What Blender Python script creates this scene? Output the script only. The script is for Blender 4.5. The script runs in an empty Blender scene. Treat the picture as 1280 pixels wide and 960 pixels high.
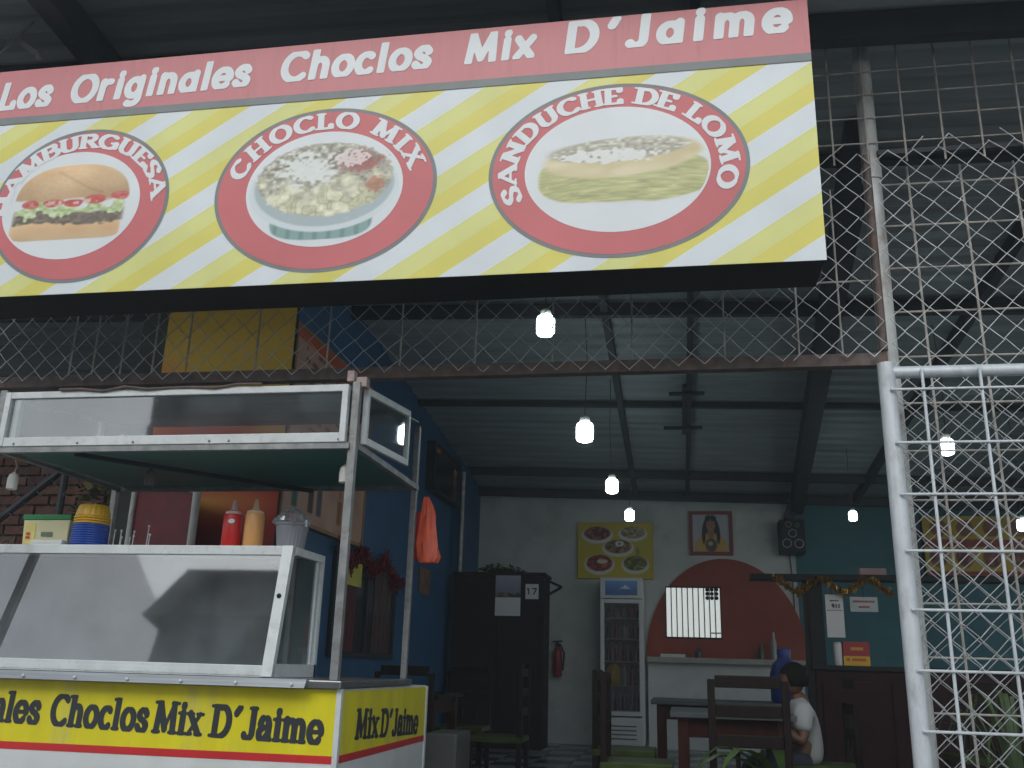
import bpy, bmesh, math, random
import numpy as np
from mathutils import Vector, Matrix
R = math.radians
sc = bpy.context.scene
C = sc.collection
rnd = random.Random(7)

# ---------------------------------------------------------------- camera, sky, sun, exposure
F = 1164.0; PITCH = R(16.9); YAW = R(10.3); ROLL = R(1.64); CAM = np.array([0.0, 0.0, 0.95])
fwd = np.array([-math.sin(YAW)*math.cos(PITCH), math.cos(YAW)*math.cos(PITCH), math.sin(PITCH)])
_r0 = np.array([math.cos(YAW), math.sin(YAW), 0.0]); _u0 = np.cross(_r0, fwd)
RT = math.cos(ROLL)*_r0 + math.sin(ROLL)*_u0
UP = math.cos(ROLL)*_u0 - math.sin(ROLL)*_r0
cam_d = bpy.data.cameras.new('camera'); cam = bpy.data.objects.new('camera', cam_d); C.objects.link(cam)
M3 = Matrix(((RT[0], UP[0], -fwd[0]), (RT[1], UP[1], -fwd[1]), (RT[2], UP[2], -fwd[2])))
cam.matrix_world = Matrix.Translation(Vector(CAM)) @ M3.to_4x4()
cam_d.sensor_width = 36.0; cam_d.lens = F/1280*36.0; cam_d.clip_start = 0.05; cam_d.clip_end = 500
sc.camera = cam

SUN_EL, SUN_AZ = R(36), R(190)
w = bpy.data.worlds.new('World'); sc.world = w; w.use_nodes = True
nt = w.node_tree; bg = nt.nodes['Background']
sky = nt.nodes.new('ShaderNodeTexSky'); sky.sky_type = 'NISHITA'; sky.sun_disc = False
sky.sun_elevation = SUN_EL; sky.sun_rotation = SUN_AZ; sky.air_density = 1.0; sky.dust_density = 1.6; sky.ozone_density = 1.0
hs = nt.nodes.new('ShaderNodeHueSaturation'); hs.inputs['Saturation'].default_value = 0.40
nt.links.new(sky.outputs[0], hs.inputs['Color']); nt.links.new(hs.outputs[0], bg.inputs[0]); bg.inputs[1].default_value = 0.14
sd = bpy.data.lights.new('sun', 'SUN'); sd.energy = 0.8; sd.angle = R(50); sd.color = (0.95, 1.0, 1.0)
so = bpy.data.objects.new('sun', sd); C.objects.link(so)
sdir = Vector((math.sin(SUN_AZ)*math.cos(SUN_EL), math.cos(SUN_AZ)*math.cos(SUN_EL), math.sin(SUN_EL)))
so.rotation_euler = sdir.to_track_quat('Z', 'Y').to_euler(); so.location = (0, -6, 12)
sc.view_settings.view_transform = 'Standard'; sc.view_settings.look = 'None'; sc.view_settings.gamma = 1
sc.view_settings.exposure = 0.40
sc.cycles.max_bounces = 6; sc.cycles.diffuse_bounces = 4; sc.cycles.glossy_bounces = 3; sc.cycles.volume_bounces = 0; sc.cycles.transparent_max_bounces = 10

# ---------------------------------------------------------------- pixel -> point
def P(px, py, ax, v):
    d = fwd*F + RT*(px-640) + UP*(480-py); i = 'xyz'.index(ax)
    return Vector(CAM + d*((v-CAM[i])/d[i]))
def roofz(x, y): return 3.40 + 0.1*(13.08-y) - 0.03*(x+2.8)

# ---------------------------------------------------------------- materials
def lin(c):
    c = np.asarray(c, float)
    return np.where(c <= 0.04045, c/12.92, ((c+0.055)/1.055)**2.4)
def hexl(r, g, b): return tuple(float(t) for t in lin(np.array([r, g, b])/255.0))
MATS = {}
def mat(name, col, rough=0.6, metal=0.0, var=0.15, scale=6.0, bump=0.0, bscale=60.0, emit=None, estr=0.0, dirt=None, dscale=2.0, damt=0.5, spec=0.5, stretch=(1, 1, 1)):
    if name in MATS: return MATS[name]
    m = bpy.data.materials.new(name); m.use_nodes = True; n = m.node_tree.nodes; l = m.node_tree.links
    b = n['Principled BSDF']; b.inputs['Roughness'].default_value = rough; b.inputs['Metallic'].default_value = metal
    b.inputs['Specular IOR Level'].default_value = spec
    tc = n.new('ShaderNodeTexCoord'); mp = n.new('ShaderNodeMapping'); mp.inputs['Scale'].default_value = stretch
    l.new(tc.outputs['Object'], mp.inputs['Vector'])
    nz = n.new('ShaderNodeTexNoise'); nz.inputs['Scale'].default_value = scale; nz.inputs['Detail'].default_value = 5
    l.new(mp.outputs[0], nz.inputs['Vector'])
    mr = n.new('ShaderNodeMapRange'); mr.inputs[1].default_value = 0.3; mr.inputs[2].default_value = 0.7
    mr.inputs[3].default_value = 1-var; mr.inputs[4].default_value = 1+var; l.new(nz.outputs['Fac'], mr.inputs[0])
    mx = n.new('ShaderNodeMix'); mx.data_type = 'RGBA'; mx.blend_type = 'MULTIPLY'; mx.inputs[0].default_value = 1.0
    mx.inputs[6].default_value = (*col, 1); l.new(mr.outputs[0], mx.inputs[7])
    out = mx.outputs[2]
    if dirt:
        d = n.new('ShaderNodeTexNoise'); d.inputs['Scale'].default_value = dscale; d.inputs['Detail'].default_value = 8; d.inputs['Roughness'].default_value = 0.65
        l.new(mp.outputs[0], d.inputs['Vector'])
        r2 = n.new('ShaderNodeMapRange'); r2.inputs[1].default_value = 0.52; r2.inputs[2].default_value = 0.68; r2.inputs[3].default_value = 0; r2.inputs[4].default_value = damt
        l.new(d.outputs['Fac'], r2.inputs[0])
        m2 = n.new('ShaderNodeMix'); m2.data_type = 'RGBA'; l.new(r2.outputs[0], m2.inputs[0]); l.new(out, m2.inputs[6]); m2.inputs[7].default_value = (*dirt, 1)
        out = m2.outputs[2]
    l.new(out, b.inputs['Base Color'])
    if bump:
        bz = n.new('ShaderNodeTexNoise'); bz.inputs['Scale'].default_value = bscale; bz.inputs['Detail'].default_value = 4
        l.new(mp.outputs[0], bz.inputs['Vector'])
        bp = n.new('ShaderNodeBump'); bp.inputs['Strength'].default_value = bump; bp.inputs['Distance'].default_value = 0.01
        l.new(bz.outputs['Fac'], bp.inputs['Height']); l.new(bp.outputs[0], b.inputs['Normal'])
    if emit: b.inputs['Emission Color'].default_value = (*emit, 1); b.inputs['Emission Strength'].default_value = estr
    MATS[name] = m; return m
def print_mat(name, rough=0.5, vein=0.0):
    if name in MATS: return MATS[name]
    m = bpy.data.materials.new(name); m.use_nodes = True; n = m.node_tree.nodes; l = m.node_tree.links
    b = n['Principled BSDF']; b.inputs['Roughness'].default_value = rough
    a = n.new('ShaderNodeAttribute'); a.attribute_name = 'Col'; l.new(a.outputs['Color'], b.inputs['Base Color'])
    MATS[name] = m; return m
def glass_mat(name, tint=(0.9, 0.95, 0.95), gloss=0.16, film=0.05, filmcol=(0.55, 0.58, 0.6)):
    m = bpy.data.materials.new(name); m.use_nodes = True; n = m.node_tree.nodes; l = m.node_tree.links
    for x in list(n): n.remove(x)
    o = n.new('ShaderNodeOutputMaterial'); t = n.new('ShaderNodeBsdfTransparent'); t.inputs[0].default_value = (*tint, 1)
    g = n.new('ShaderNodeBsdfGlossy'); g.inputs['Roughness'].default_value = 0.03; g.inputs[0].default_value = (0.95, 0.98, 1, 1)
    d = n.new('ShaderNodeBsdfDiffuse'); d.inputs[0].default_value = (*filmcol, 1)
    nz = n.new('ShaderNodeTexNoise'); nz.inputs['Scale'].default_value = 5; nz.inputs['Detail'].default_value = 8
    tc = n.new('ShaderNodeTexCoord'); l.new(tc.outputs['Object'], nz.inputs['Vector'])
    r = n.new('ShaderNodeMapRange'); r.inputs[1].default_value = 0.3; r.inputs[2].default_value = 0.75; r.inputs[3].default_value = film*0.35; r.inputs[4].default_value = film*1.8
    l.new(nz.outputs['Fac'], r.inputs[0])
    m1 = n.new('ShaderNodeMixShader'); l.new(r.outputs[0], m1.inputs[0]); l.new(t.outputs[0], m1.inputs[1]); l.new(d.outputs[0], m1.inputs[2])
    fr = n.new('ShaderNodeLayerWeight'); fr.inputs[0].default_value = 0.25
    r3 = n.new('ShaderNodeMapRange'); r3.inputs[3].default_value = gloss; r3.inputs[4].default_value = 0.9; l.new(fr.outputs['Fresnel'], r3.inputs[0])
    m2 = n.new('ShaderNodeMixShader'); l.new(r3.outputs[0], m2.inputs[0]); l.new(m1.outputs[0], m2.inputs[1]); l.new(g.outputs[0], m2.inputs[2])
    l.new(m2.outputs[0], o.inputs[0]); MATS[name] = m; return m

# ---------------------------------------------------------------- mesh builder
class MB:
    def __init__(s): s.v = []; s.f = []
    def add(s, vs, fs):
        o = len(s.v); s.v += [tuple(float(c) for c in v) for v in vs]; s.f += [tuple(i+o for i in f) for f in fs]; return s
    def box(s, a, b, rot=None, piv=None):
        x0, y0, z0 = a; x1, y1, z1 = b
        vs = [Vector(p) for p in ((x0,y0,z0),(x1,y0,z0),(x1,y1,z0),(x0,y1,z0),(x0,y0,z1),(x1,y0,z1),(x1,y1,z1),(x0,y1,z1))]
        if rot is not None: piv = Vector(piv); vs = [rot @ (v-piv) + piv for v in vs]
        return s.add(vs, [(0,3,2,1),(4,5,6,7),(0,1,5,4),(1,2,6,5),(2,3,7,6),(3,0,4,7)])
    def bar(s, p, q, wx, wz, up=(0,0,1)):
        p, q = Vector(p), Vector(q); d = (q-p).normalized(); u = Vector(up)
        if abs(d.dot(u)) > 0.95: u = Vector((0,1,0))
        a = d.cross(u).normalized(); b = a.cross(d).normalized()
        vs = [e + a*sx*wx/2 + b*sz*wz/2 for e in (p, q) for sx, sz in ((-1,-1),(1,-1),(1,1),(-1,1))]
        return s.add(vs, [(0,1,2,3),(7,6,5,4),(0,4,5,1),(1,5,6,2),(2,6,7,3),(3,7,4,0)])
    def tube(s, pts, r, n=8, caps=True):
        pts = [Vector(p) for p in pts]; k = len(pts); rr = r if isinstance(r, (list, tuple)) else [r]*k
        vs = []; fs = []; ref = None
        for i, p in enumerate(pts):
            d = (pts[min(i+1, k-1)] - pts[max(i-1, 0)]).normalized()
            if ref is None: ref = Vector((0,0,1)) if abs(d.z) < 0.9 else Vector((1,0,0))
            a = (ref - d*ref.dot(d)).normalized(); ref = a; b = d.cross(a)
            for j in range(n):
                t = 2*math.pi*(j+0.5)/n; vs.append(p + a*math.cos(t)*rr[i] + b*math.sin(t)*rr[i])
        for i in range(k-1):
            for j in range(n): fs.append((i*n+j, i*n+(j+1)%n, (i+1)*n+(j+1)%n, (i+1)*n+j))
        if caps: fs.append(tuple(range(n-1, -1, -1))); fs.append(tuple((k-1)*n+j for j in range(n)))
        return s.add(vs, fs)
    def lathe(s, prof, c=(0,0,0), n=24, sx=1, sy=1, axis='z'):
        vs = []; fs = []; k = len(prof)
        for r, z in prof:
            for j in range(n):
                t = 2*math.pi*j/n; q = (r*math.cos(t)*sx, r*math.sin(t)*sy, z)
                if axis == 'y': q = (q[0], q[2], q[1])
                vs.append((q[0]+c[0], q[1]+c[1], q[2]+c[2]))
        for i in range(k-1):
            for j in range(n): fs.append((i*n+j, i*n+(j+1)%n, (i+1)*n+(j+1)%n, (i+1)*n+j))
        fs.append(tuple(range(n-1,-1,-1))); fs.append(tuple((k-1)*n+j for j in range(n)))
        return s.add(vs, fs)
    def build(s, name, m, parent=None, smooth=False, kind=None, bevel=0.0):
        off = Vector((0,0,0)); p = parent
        while p is not None: off += p.location; p = p.parent
        me = bpy.data.meshes.new(name); me.from_pydata([(x-off.x, y-off.y, z-off.z) for x, y, z in s.v], [], s.f); me.update()
        bm = bmesh.new(); bm.from_mesh(me); bmesh.ops.recalc_face_normals(bm, faces=bm.faces)
        if bevel:
            bmesh.ops.bevel(bm, geom=list(bm.edges), offset=bevel, segments=2, profile=0.6, affect='EDGES', clamp_overlap=True)
        bm.to_mesh(me); bm.free()
        if smooth:
            for q in me.polygons: q.use_smooth = True
            me.set_sharp_from_angle(angle=R(40))
        if m is not None: me.materials.append(m)
        o = bpy.data.objects.new(name, me); C.objects.link(o); o.parent = parent
        if kind: o['kind'] = kind
        return o
def thing(name, label, cat, loc, group=None):
    o = bpy.data.objects.new(name, None); C.objects.link(o); o.location = loc; o.empty_display_size = 0.1
    o['label'] = label; o['category'] = cat
    if group: o['group'] = group
    return o
def tag(o, label, cat, group=None):
    o['label'] = label; o['category'] = cat
    if group: o['group'] = group
    return o
def struct(o): o['kind'] = 'structure'; return o
def box(name, a, b, m, parent=None, bevel=0.0): return MB().box(a, b).build(name, m, parent, bevel=bevel)
def bar(name, p, q, wx, wz, m, parent=None, bevel=0.0, up=(0,0,1)): return MB().bar(p, q, wx, wz, up).build(name, m, parent, bevel=bevel)
def tube(name, pts, r, m, parent=None, n=10): return MB().tube(pts, r, n).build(name, m, parent, smooth=True)
def lathe(name, prof, c, m, parent=None, n=24, **k): return MB().lathe(prof, c, n, **k).build(name, m, parent, smooth=True)

# ---------------------------------------------------------------- lettering (drawn with own strokes)
def arc(cx, cy, rx, ry, a0, a1, n=18):
    return [(cx+rx*math.cos(R(a0+(a1-a0)*i/n)), cy+ry*math.sin(R(a0+(a1-a0)*i/n))) for i in range(n+1)]
def spl(pts, n=6):
    out = []; p = [pts[0]]+pts+[pts[-1]]
    for i in range(1, len(p)-2):
        for j in range(n):
            t = j/n; a, b, c, d = p[i-1], p[i], p[i+1], p[i+2]
            out.append(tuple(0.5*(2*b[k]+(c[k]-a[k])*t+(2*a[k]-5*b[k]+4*c[k]-d[k])*t*t+(3*b[k]-a[k]-3*c[k]+d[k])*t**3) for k in (0,1)))
    return out+[pts[-1]]
XH = 0.68
G = {  # glyph: (advance width, strokes, serif spots [(x, y)])
 'A': (.80, [[(.04,0),(.40,1)],[(.40,1),(.76,0)],[(.18,.32),(.62,.32)]], [(.04,0),(.76,0)]),
 'B': (.70, [[(.12,0),(.12,1)],[(.12,1),(.36,1)]+arc(.36,.77,.22,.23,90,-90)+[(.12,.54)],[(.12,.54),(.40,.54)]+arc(.40,.27,.26,.27,90,-90)+[(.12,0)]], [(.06,0),(.06,1)]),
 'C': (.78, [arc(.44,.5,.38,.5,48,312)], []),
 'D': (.80, [[(.12,0),(.12,1)],[(.12,1),(.33,1)]+arc(.33,.5,.38,.5,90,-90)+[(.12,0)]], [(.06,0),(.06,1)]),
 'E': (.64, [[(.12,0),(.12,1)],[(.12,1),(.56,1),(.56,.84)],[(.12,.5),(.42,.5)],[(.12,0),(.58,0),(.58,.17)]], [(.06,0),(.06,1)]),
 'G': (.84, [arc(.44,.5,.38,.5,48,320),[(.74,.12),(.74,.42)],[(.56,.42),(.82,.42)]], []),
 'H': (.86, [[(.14,0),(.14,1)],[(.70,0),(.70,1)],[(.14,.5),(.70,.5)]], [(.14,0),(.14,1),(.70,0),(.70,1)]),
 'I': (.36, [[(.18,0),(.18,1)]], [(.18,0),(.18,1)]),
 'J': (.56, [[(.42,1),(.42,.2)]+arc(.24,.18,.18,.18,0,-150)], [(.40,1)]),
 'L': (.62, [[(.12,0),(.12,1)],[(.12,0),(.54,0),(.54,.18)]], [(.12,1),(.06,0)]),
 'M': (1.0, [[(.12,0),(.18,1)],[(.18,1),(.49,.12)],[(.49,.12),(.80,1)],[(.80,1),(.86,0)]], [(.12,0),(.86,0),(.12,1),(.86,1)]),
 'N': (.86, [[(.14,0),(.14,1)],[(.14,1),(.70,0)],[(.70,0),(.70,1)]], [(.14,0),(.10,1),(.70,1)]),
 'O': (.84, [arc(.42,.5,.37,.5,0,360,28)], []),
 'R': (.76, [[(.12,0),(.12,1)],[(.12,1),(.38,1)]+arc(.38,.75,.23,.25,90,-90)+[(.12,.5)],[(.36,.5),(.66,0)]], [(.12,0),(.06,1),(.68,0)]),
 'S': (.66, [spl([(.58,.80),(.46,.98),(.28,.99),(.11,.80),(.20,.60),(.42,.47),(.58,.28),(.46,.04),(.24,.0),(.07,.20)])], []),
 'U': (.82, [[(.14,1),(.14,.34)]+arc(.40,.32,.26,.32,180,360)+[(.66,1)]], [(.14,1),(.66,1)]),
 'X': (.78, [[(.08,0),(.66,1)],[(.10,1),(.70,0)]], [(.08,0),(.70,0),(.10,1),(.66,1)]),
 'a': (.62, [arc(.28,.31,.22,.30,0,360,22),[(.50,XH-.03),(.50,0)]], [(.54,0)]),
 'ä': (.60, [spl([(.10,.50),(.18,XH),(.38,XH),(.47,.50),(.47,.30),(.47,.06),(.56,0)]),spl([(.45,.40),(.26,.38),(.09,.26),(.10,.06),(.24,0),(.36,.06),(.46,.20)])], []),
 'c': (.54, [arc(.30,XH/2,.24,XH/2,50,310)], []),
 'e': (.60, [arc(.30,XH/2,.25,XH/2,2,315),[(.06,XH/2+.01),(.54,XH/2+.01)]], []),
 'g': (.62, [arc(.28,.34,.22,.32,0,360,22),[(.50,XH),(.50,-.12)]+arc(.28,-.12,.22,.18,0,-130,10)], []),
 'h': (.64, [[(.12,0),(.12,1)],[(.12,.36)]+arc(.31,.42,.19,XH-.42,180,0,10)+[(.50,0)]], [(.12,0),(.50,0),(.08,1)]),
 'i': (.30, [[(.15,0),(.15,XH)],[(.15,.93),(.151,.94)]], [(.15,0),(.10,XH)]),
 'l': (.30, [[(.15,0),(.15,1)]], [(.15,0),(.10,1)]),
 'm': (.98, [[(.12,0),(.12,XH)],[(.12,.36)]+arc(.30,.42,.18,XH-.42,180,0,10)+[(.48,0)],[(.48,.36)]+arc(.66,.42,.18,XH-.42,180,0,10)+[(.84,0)]], [(.12,0),(.48,0),(.84,0),(.08,XH)]),
 'n': (.64, [[(.12,0),(.12,XH)],[(.12,.36)]+arc(.31,.42,.19,XH-.42,180,0,10)+[(.50,0)]], [(.12,0),(.50,0),(.08,XH)]),
 'o': (.62, [arc(.31,XH/2,.25,XH/2,0,360,24)], []),
 'r': (.46, [[(.12,0),(.12,XH)],[(.12,.36)]+arc(.32,.40,.20,XH-.40,180,70,8)], [(.12,0),(.08,XH)]),
 's': (.52, [spl([(.43,.56),(.34,XH),(.20,XH),(.09,.54),(.17,.40),(.32,.31),(.44,.17),(.35,.0),(.18,0),(.06,.12)])], []),
 'x': (.60, [[(.08,0),(.52,XH)],[(.08,XH),(.52,0)]], [(.08,0),(.52,0),(.08,XH),(.52,XH)]),
 "'": (.30, [[(.20,1.0),(.11,.78)]], []),
 '´': (.34, [[(.10,.80),(.24,1.0)]], []),
 ' ': (.42, [], []),
}
_gc = {}
def glyph(ch, style):
    """polygons of one letter: style = (thick, thin, serif)"""
    key = (ch, style)
    if key in _gc: return _gc[key]
    thick, thin, serif = style; adv, strokes, sp = G[ch]; polys = []
    if strokes:
        res = 44; x0, x1 = -.22, adv+.22; desc = ch == 'g'; y0, y1 = (-.45 if desc else -.08), 1.1
        nx = int((x1-x0)*res); ny = int((y1-y0)*res)
        xs = np.linspace(x0, x1, nx+1); ys = np.linspace(y0, y1, ny+1); X, Y = np.meshgrid(xs, ys)
        D = np.full(X.shape, 9.0); tv = thin
        my = lambda y: tv + y*(1-2*tv)
        def cap(ax, ay, bx, by, h0):
            dx, dy = bx-ax, by-ay; L2 = dx*dx+dy*dy+1e-9
            t = np.clip(((X-ax)*dx+(Y-ay)*dy)/L2, 0, 1)
            return np.hypot(X-ax-t*dx, Y-ay-t*dy) - h0
        for st in strokes:
            for (ax, ay), (bx, by) in zip(st[:-1], st[1:]):
                ay2, by2 = my(ay), my(by); L = math.hypot(bx-ax, by2-ay2)+1e-9
                k = abs(by2-ay2)/L if L > 0.01 else 1.0
                h0 = thin+(thick-thin)*k**0.8
                if serif and len(st) == 2 and ch in 'MNAXx' and (bx-ax)*(by2-ay2) > 0 and abs(bx-ax) > .1: h0 = thin*1.15
                D = np.minimum(D, cap(ax, ay2, bx, by2, h0))
        if serif:
            for (sx, sy) in sp:
                L = .16 if ch.isupper() else .145
                D = np.minimum(D, cap(sx-L, my(sy), sx+L, my(sy), .052))
            if ch != 'g': D = np.maximum(D, -Y); D = np.maximum(D, Y-1.0)
            D = D  # sharp baseline, soft corners
        if not serif and ch != 'g': D = np.maximum(D, .035-Y); D = np.maximum(D, Y-.965)
        ins = D < 0
        for j in range(ny):
            i = 0
            while i < nx:
                c = (ins[j,i], ins[j,i+1], ins[j+1,i+1], ins[j+1,i])
                if all(c):
                    k = i
                    while k < nx and ins[j,k] and ins[j,k+1] and ins[j+1,k+1] and ins[j+1,k]: k += 1
                    polys.append([(xs[i],ys[j]),(xs[k],ys[j]),(xs[k],ys[j+1]),(xs[i],ys[j+1])]); i = k; continue
                if any(c):
                    cr = [(i,j),(i+1,j),(i+1,j+1),(i,j+1)]; pg = []
                    for q in range(4):
                        (ia,ja),(ib,jb) = cr[q], cr[(q+1)%4]; da, db = D[ja,ia], D[jb,ib]
                        if da < 0: pg.append((xs[ia],ys[ja]))
                        if (da < 0) != (db < 0):
                            t = da/(da-db); pg.append((xs[ia]+t*(xs[ib]-xs[ia]), ys[ja]+t*(ys[jb]-ys[ja])))
                    if len(pg) >= 3: polys.append(pg)
                i += 1
    _gc[key] = (adv, polys); return _gc[key]
def text_line(s, style, track=0.0):
    x = 0; out = []
    for ch in s:
        adv, pg = glyph(ch, style); out.append((x, adv, pg)); x += adv+track
    return out, x-track
def text_mesh(name, s, style, place, m, parent, track=0.0, shear=0.0, nrm=(0,-1,0)):
    """place(u, v) maps 0..1 across the line and height in cap units to a 3D point"""
    ln, W = text_line(s, style, track); b = MB()
    nv = Vector(nrm)
    for k, (x, adv, pgs) in enumerate(ln):
        for pg in pgs: b.add([Vector(place((px+x+shear*py)/W, py))+nv*(.0004*(k % 2)) for px, py in pg], [tuple(range(len(pg)))])
    return b.build(name, m, parent)
SANS = (.122, .094, False); SERIF = (.132, .068, True); COOPER = (.135, .066, True)

# ---------------------------------------------------------------- printed pictures (colour grid on the mesh)
def vnoise(U, V, f, seed):
    g = np.random.RandomState(seed).rand(64, 64); x, y = (U*f) % 63, (V*f) % 63
    i, j = x.astype(int), y.astype(int); a, b = x-i, y-j; a = a*a*(3-2*a); b = b*b*(3-2*b)
    i2, j2 = (i+1) % 64, (j+1) % 64
    return (g[j,i]*(1-a)+g[j,i2]*a)*(1-b)+(g[j2,i]*(1-a)+g[j2,i2]*a)*b
def picture(name, o, du, dv, nx, ny, fn, parent, rough=0.5, keep=None):
    """o lower-left corner, du/dv edge vectors; fn(U,V) -> HxWx3 sRGB 0..1"""
    o, du, dv = Vector(o), Vector(du), Vector(dv)
    U, V = np.meshgrid(np.linspace(0,1,nx+1), np.linspace(0,1,ny+1)); raw = np.clip(fn(U, V), 0, 1); col = lin(raw); isbg = np.abs(raw-BG).max(-1) < .004
    b = MB(); b.v = [tuple(o+du*float(U[j,i])+dv*float(V[j,i])) for j in range(ny+1) for i in range(nx+1)]
    ok = keep if keep else (lambda u, v: True)
    b.f = [(j*(nx+1)+i, j*(nx+1)+i+1, (j+1)*(nx+1)+i+1, (j+1)*(nx+1)+i) for j in range(ny) for i in range(nx) if ok((i+.5)/nx, (j+.5)/ny) and not isbg[j:j+2,i:i+2].all()]
    ob = b.build(name, print_mat('printed_%.2f' % rough, rough), parent)
    ca = ob.data.color_attributes.new('Col', 'FLOAT_COLOR', 'POINT')
    flat = np.ones((col.shape[0]*col.shape[1], 4), np.float32); flat[:, :3] = col.reshape(-1, 3)
    ca.data.foreach_set('color', flat.ravel()); return ob
def put(img, mask, col):
    m = np.clip(mask, 0, 1)[..., None]; img[:] = img*(1-m)+np.asarray(col)*m
def ell(U, V, cx, cy, rx, ry, soft=0.04):
    return np.clip((1-np.hypot((U-cx)/rx, (V-cy)/ry))/soft, 0, 1)
BG = np.array([.886,.906,.911])
def burger(U, V):
    im = np.ones(U.shape+(3,))*BG; n1 = vnoise(U,V,7,1); n2 = vnoise(U,V,34,2); n3 = vnoise(U,V,15,3); n4 = vnoise(U,V,60,4)
    wob = .025*np.sin(U*13+1)+.03*(n3-.5)
    bun = np.stack([.95-.06*n1, .82-.10*n1, .64-.12*n1], -1)
    top = np.clip((1-(np.abs((U-.5)/.47)**2.6+np.abs((V-.50)/.46)**2.2))*14,0,1)*np.clip((V-.50-wob)*40,0,1)
    sh = np.clip((V-.5)/.46,0,1); lt = .86+.20*sh-.14*np.abs(U-.45)*1.4; crease = np.exp(-((V-.75-.18*np.sin(U*5+.6))/.02)**2)*(U > .35)*(U < .75)*.07
    b2 = np.clip(bun*(lt-crease+.04*(n4-.5))[...,None],0,1); im = im*(1-top[...,None])+b2*top[...,None]
    bot = np.clip((1-(np.abs((U-.48)/.45)**7+np.abs((V-.135)/.125)**5))*6,0,1); im = im*(1-bot[...,None])+np.clip(bun*(.90+.5*(V-.06))[...,None],0,1)*bot[...,None]
    bx = np.clip((.46-np.abs(U-.49))*30,0,1)
    pat = bx*np.clip((.085+.02*n3-np.abs(V-(.29+.025*np.sin(U*7)+.03*(n2-.5))))*40,0,1); im = im*(1-pat[...,None])+np.stack([.36+.2*n2,.33+.17*n2,.28+.15*n2],-1)*pat[...,None]
    let = bx*np.clip((.05+.05*n2-np.abs(V-(.385+.045*np.sin(U*19+n1*4)+.09*(n3-.5))))*45,0,1); im = im*(1-let[...,None])+np.stack([.58+.32*n2,.70+.22*n2,.42+.36*n2],-1)*let[...,None]
    for cx, rx, cy in ((.17,.08,.47),(.36,.10,.48),(.52,.09,.47),(.69,.10,.50),(.89,.08,.53)):
        t = np.clip((1-np.hypot((U-cx)/rx,(V-cy-.03*(n3-.5))/.06))*5+.6*(n2-.5),0,1); im = im*(1-t[...,None])+np.stack([.70+.16*n4,.28+.2*n2,.24+.2*n2],-1)*t[...,None]
    on = bx*ell(U,V,.55,.475,.46,.05,.6)*(n2 > .62); put(im, on*.7, (.90,.86,.80)); return im
def bowl(U, V):
    im = np.ones(U.shape+(3,))*BG; n1 = vnoise(U,V,12,5); n2 = vnoise(U,V,40,6); n3 = vnoise(U,V*.8,20,8); n4 = vnoise(U,V,60,9)
    base = np.clip((1-(np.abs((U-.5)/.34)**3+np.abs((V-.20)/.19)**3))*8,0,1)*(V < .4); put(im, base, (.52,.66,.64)); im -= (base*(np.clip(np.sin(U*70+6*(U-.5)*V),0,1))*.09)[...,None]
    rim = ell(U,V,.5,.50,.50,.42,.03)*np.clip((.66-V)*20,0,1); put(im, rim, (.84,.88,.89)); rim2 = ell(U,V,.5,.535,.47,.405,.04)*np.clip((.62-V)*20,0,1); put(im, rim2, (.68,.74,.75))
    food = np.clip((1-np.hypot((U-.5)/.46,(V-.60)/.37)+.07*(n2-.5))*22,0,1)
    corn = np.stack([.74+.22*n3, .74+.21*n3, .60+.24*n3], -1)-(np.clip((.30-np.abs(n3-.42)*4),0,1)*.5)[...,None]-(.12*(n4-.5))[...,None]
    meat = np.stack([.50+.34*n2, .49+.34*n2, .43+.33*n2], -1)+(.16*(n4-.5))[...,None]
    k = np.clip((V-.47+.30*(n1-.5))*7, 0, 1)[...,None]; fd = corn*(1-k)+meat*k
    im = im*(1-food[...,None])+np.clip(fd,0,1)*food[...,None]
    ch = np.clip(ell(U,V,.38,.70,.30,.28,.8)*1.2+n2*.9+n4*.4-1.05,0,1)*1.8; put(im, np.clip(ch,0,.9), (.91,.93,.91))
    ke = np.clip(ell(U,V,.73,.76,.24,.18,.7)+n2*.8+n4*.3-1.05,0,1)*2; put(im, np.clip(ke,0,.7), (.62,.26,.24)); ch2 = np.clip(ell(U,V,.66,.80,.22,.13,.6)+n4*.9+n2*.4-1.25,0,1)*4; put(im, np.clip(ch2,0,.85), (.93,.89,.88))
    ke = np.clip(ell(U,V,.84,.52,.09,.11,.6)+n2*.7-.75,0,1)*2; put(im, np.clip(ke,0,.6), (.68,.36,.26)); return im
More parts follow.
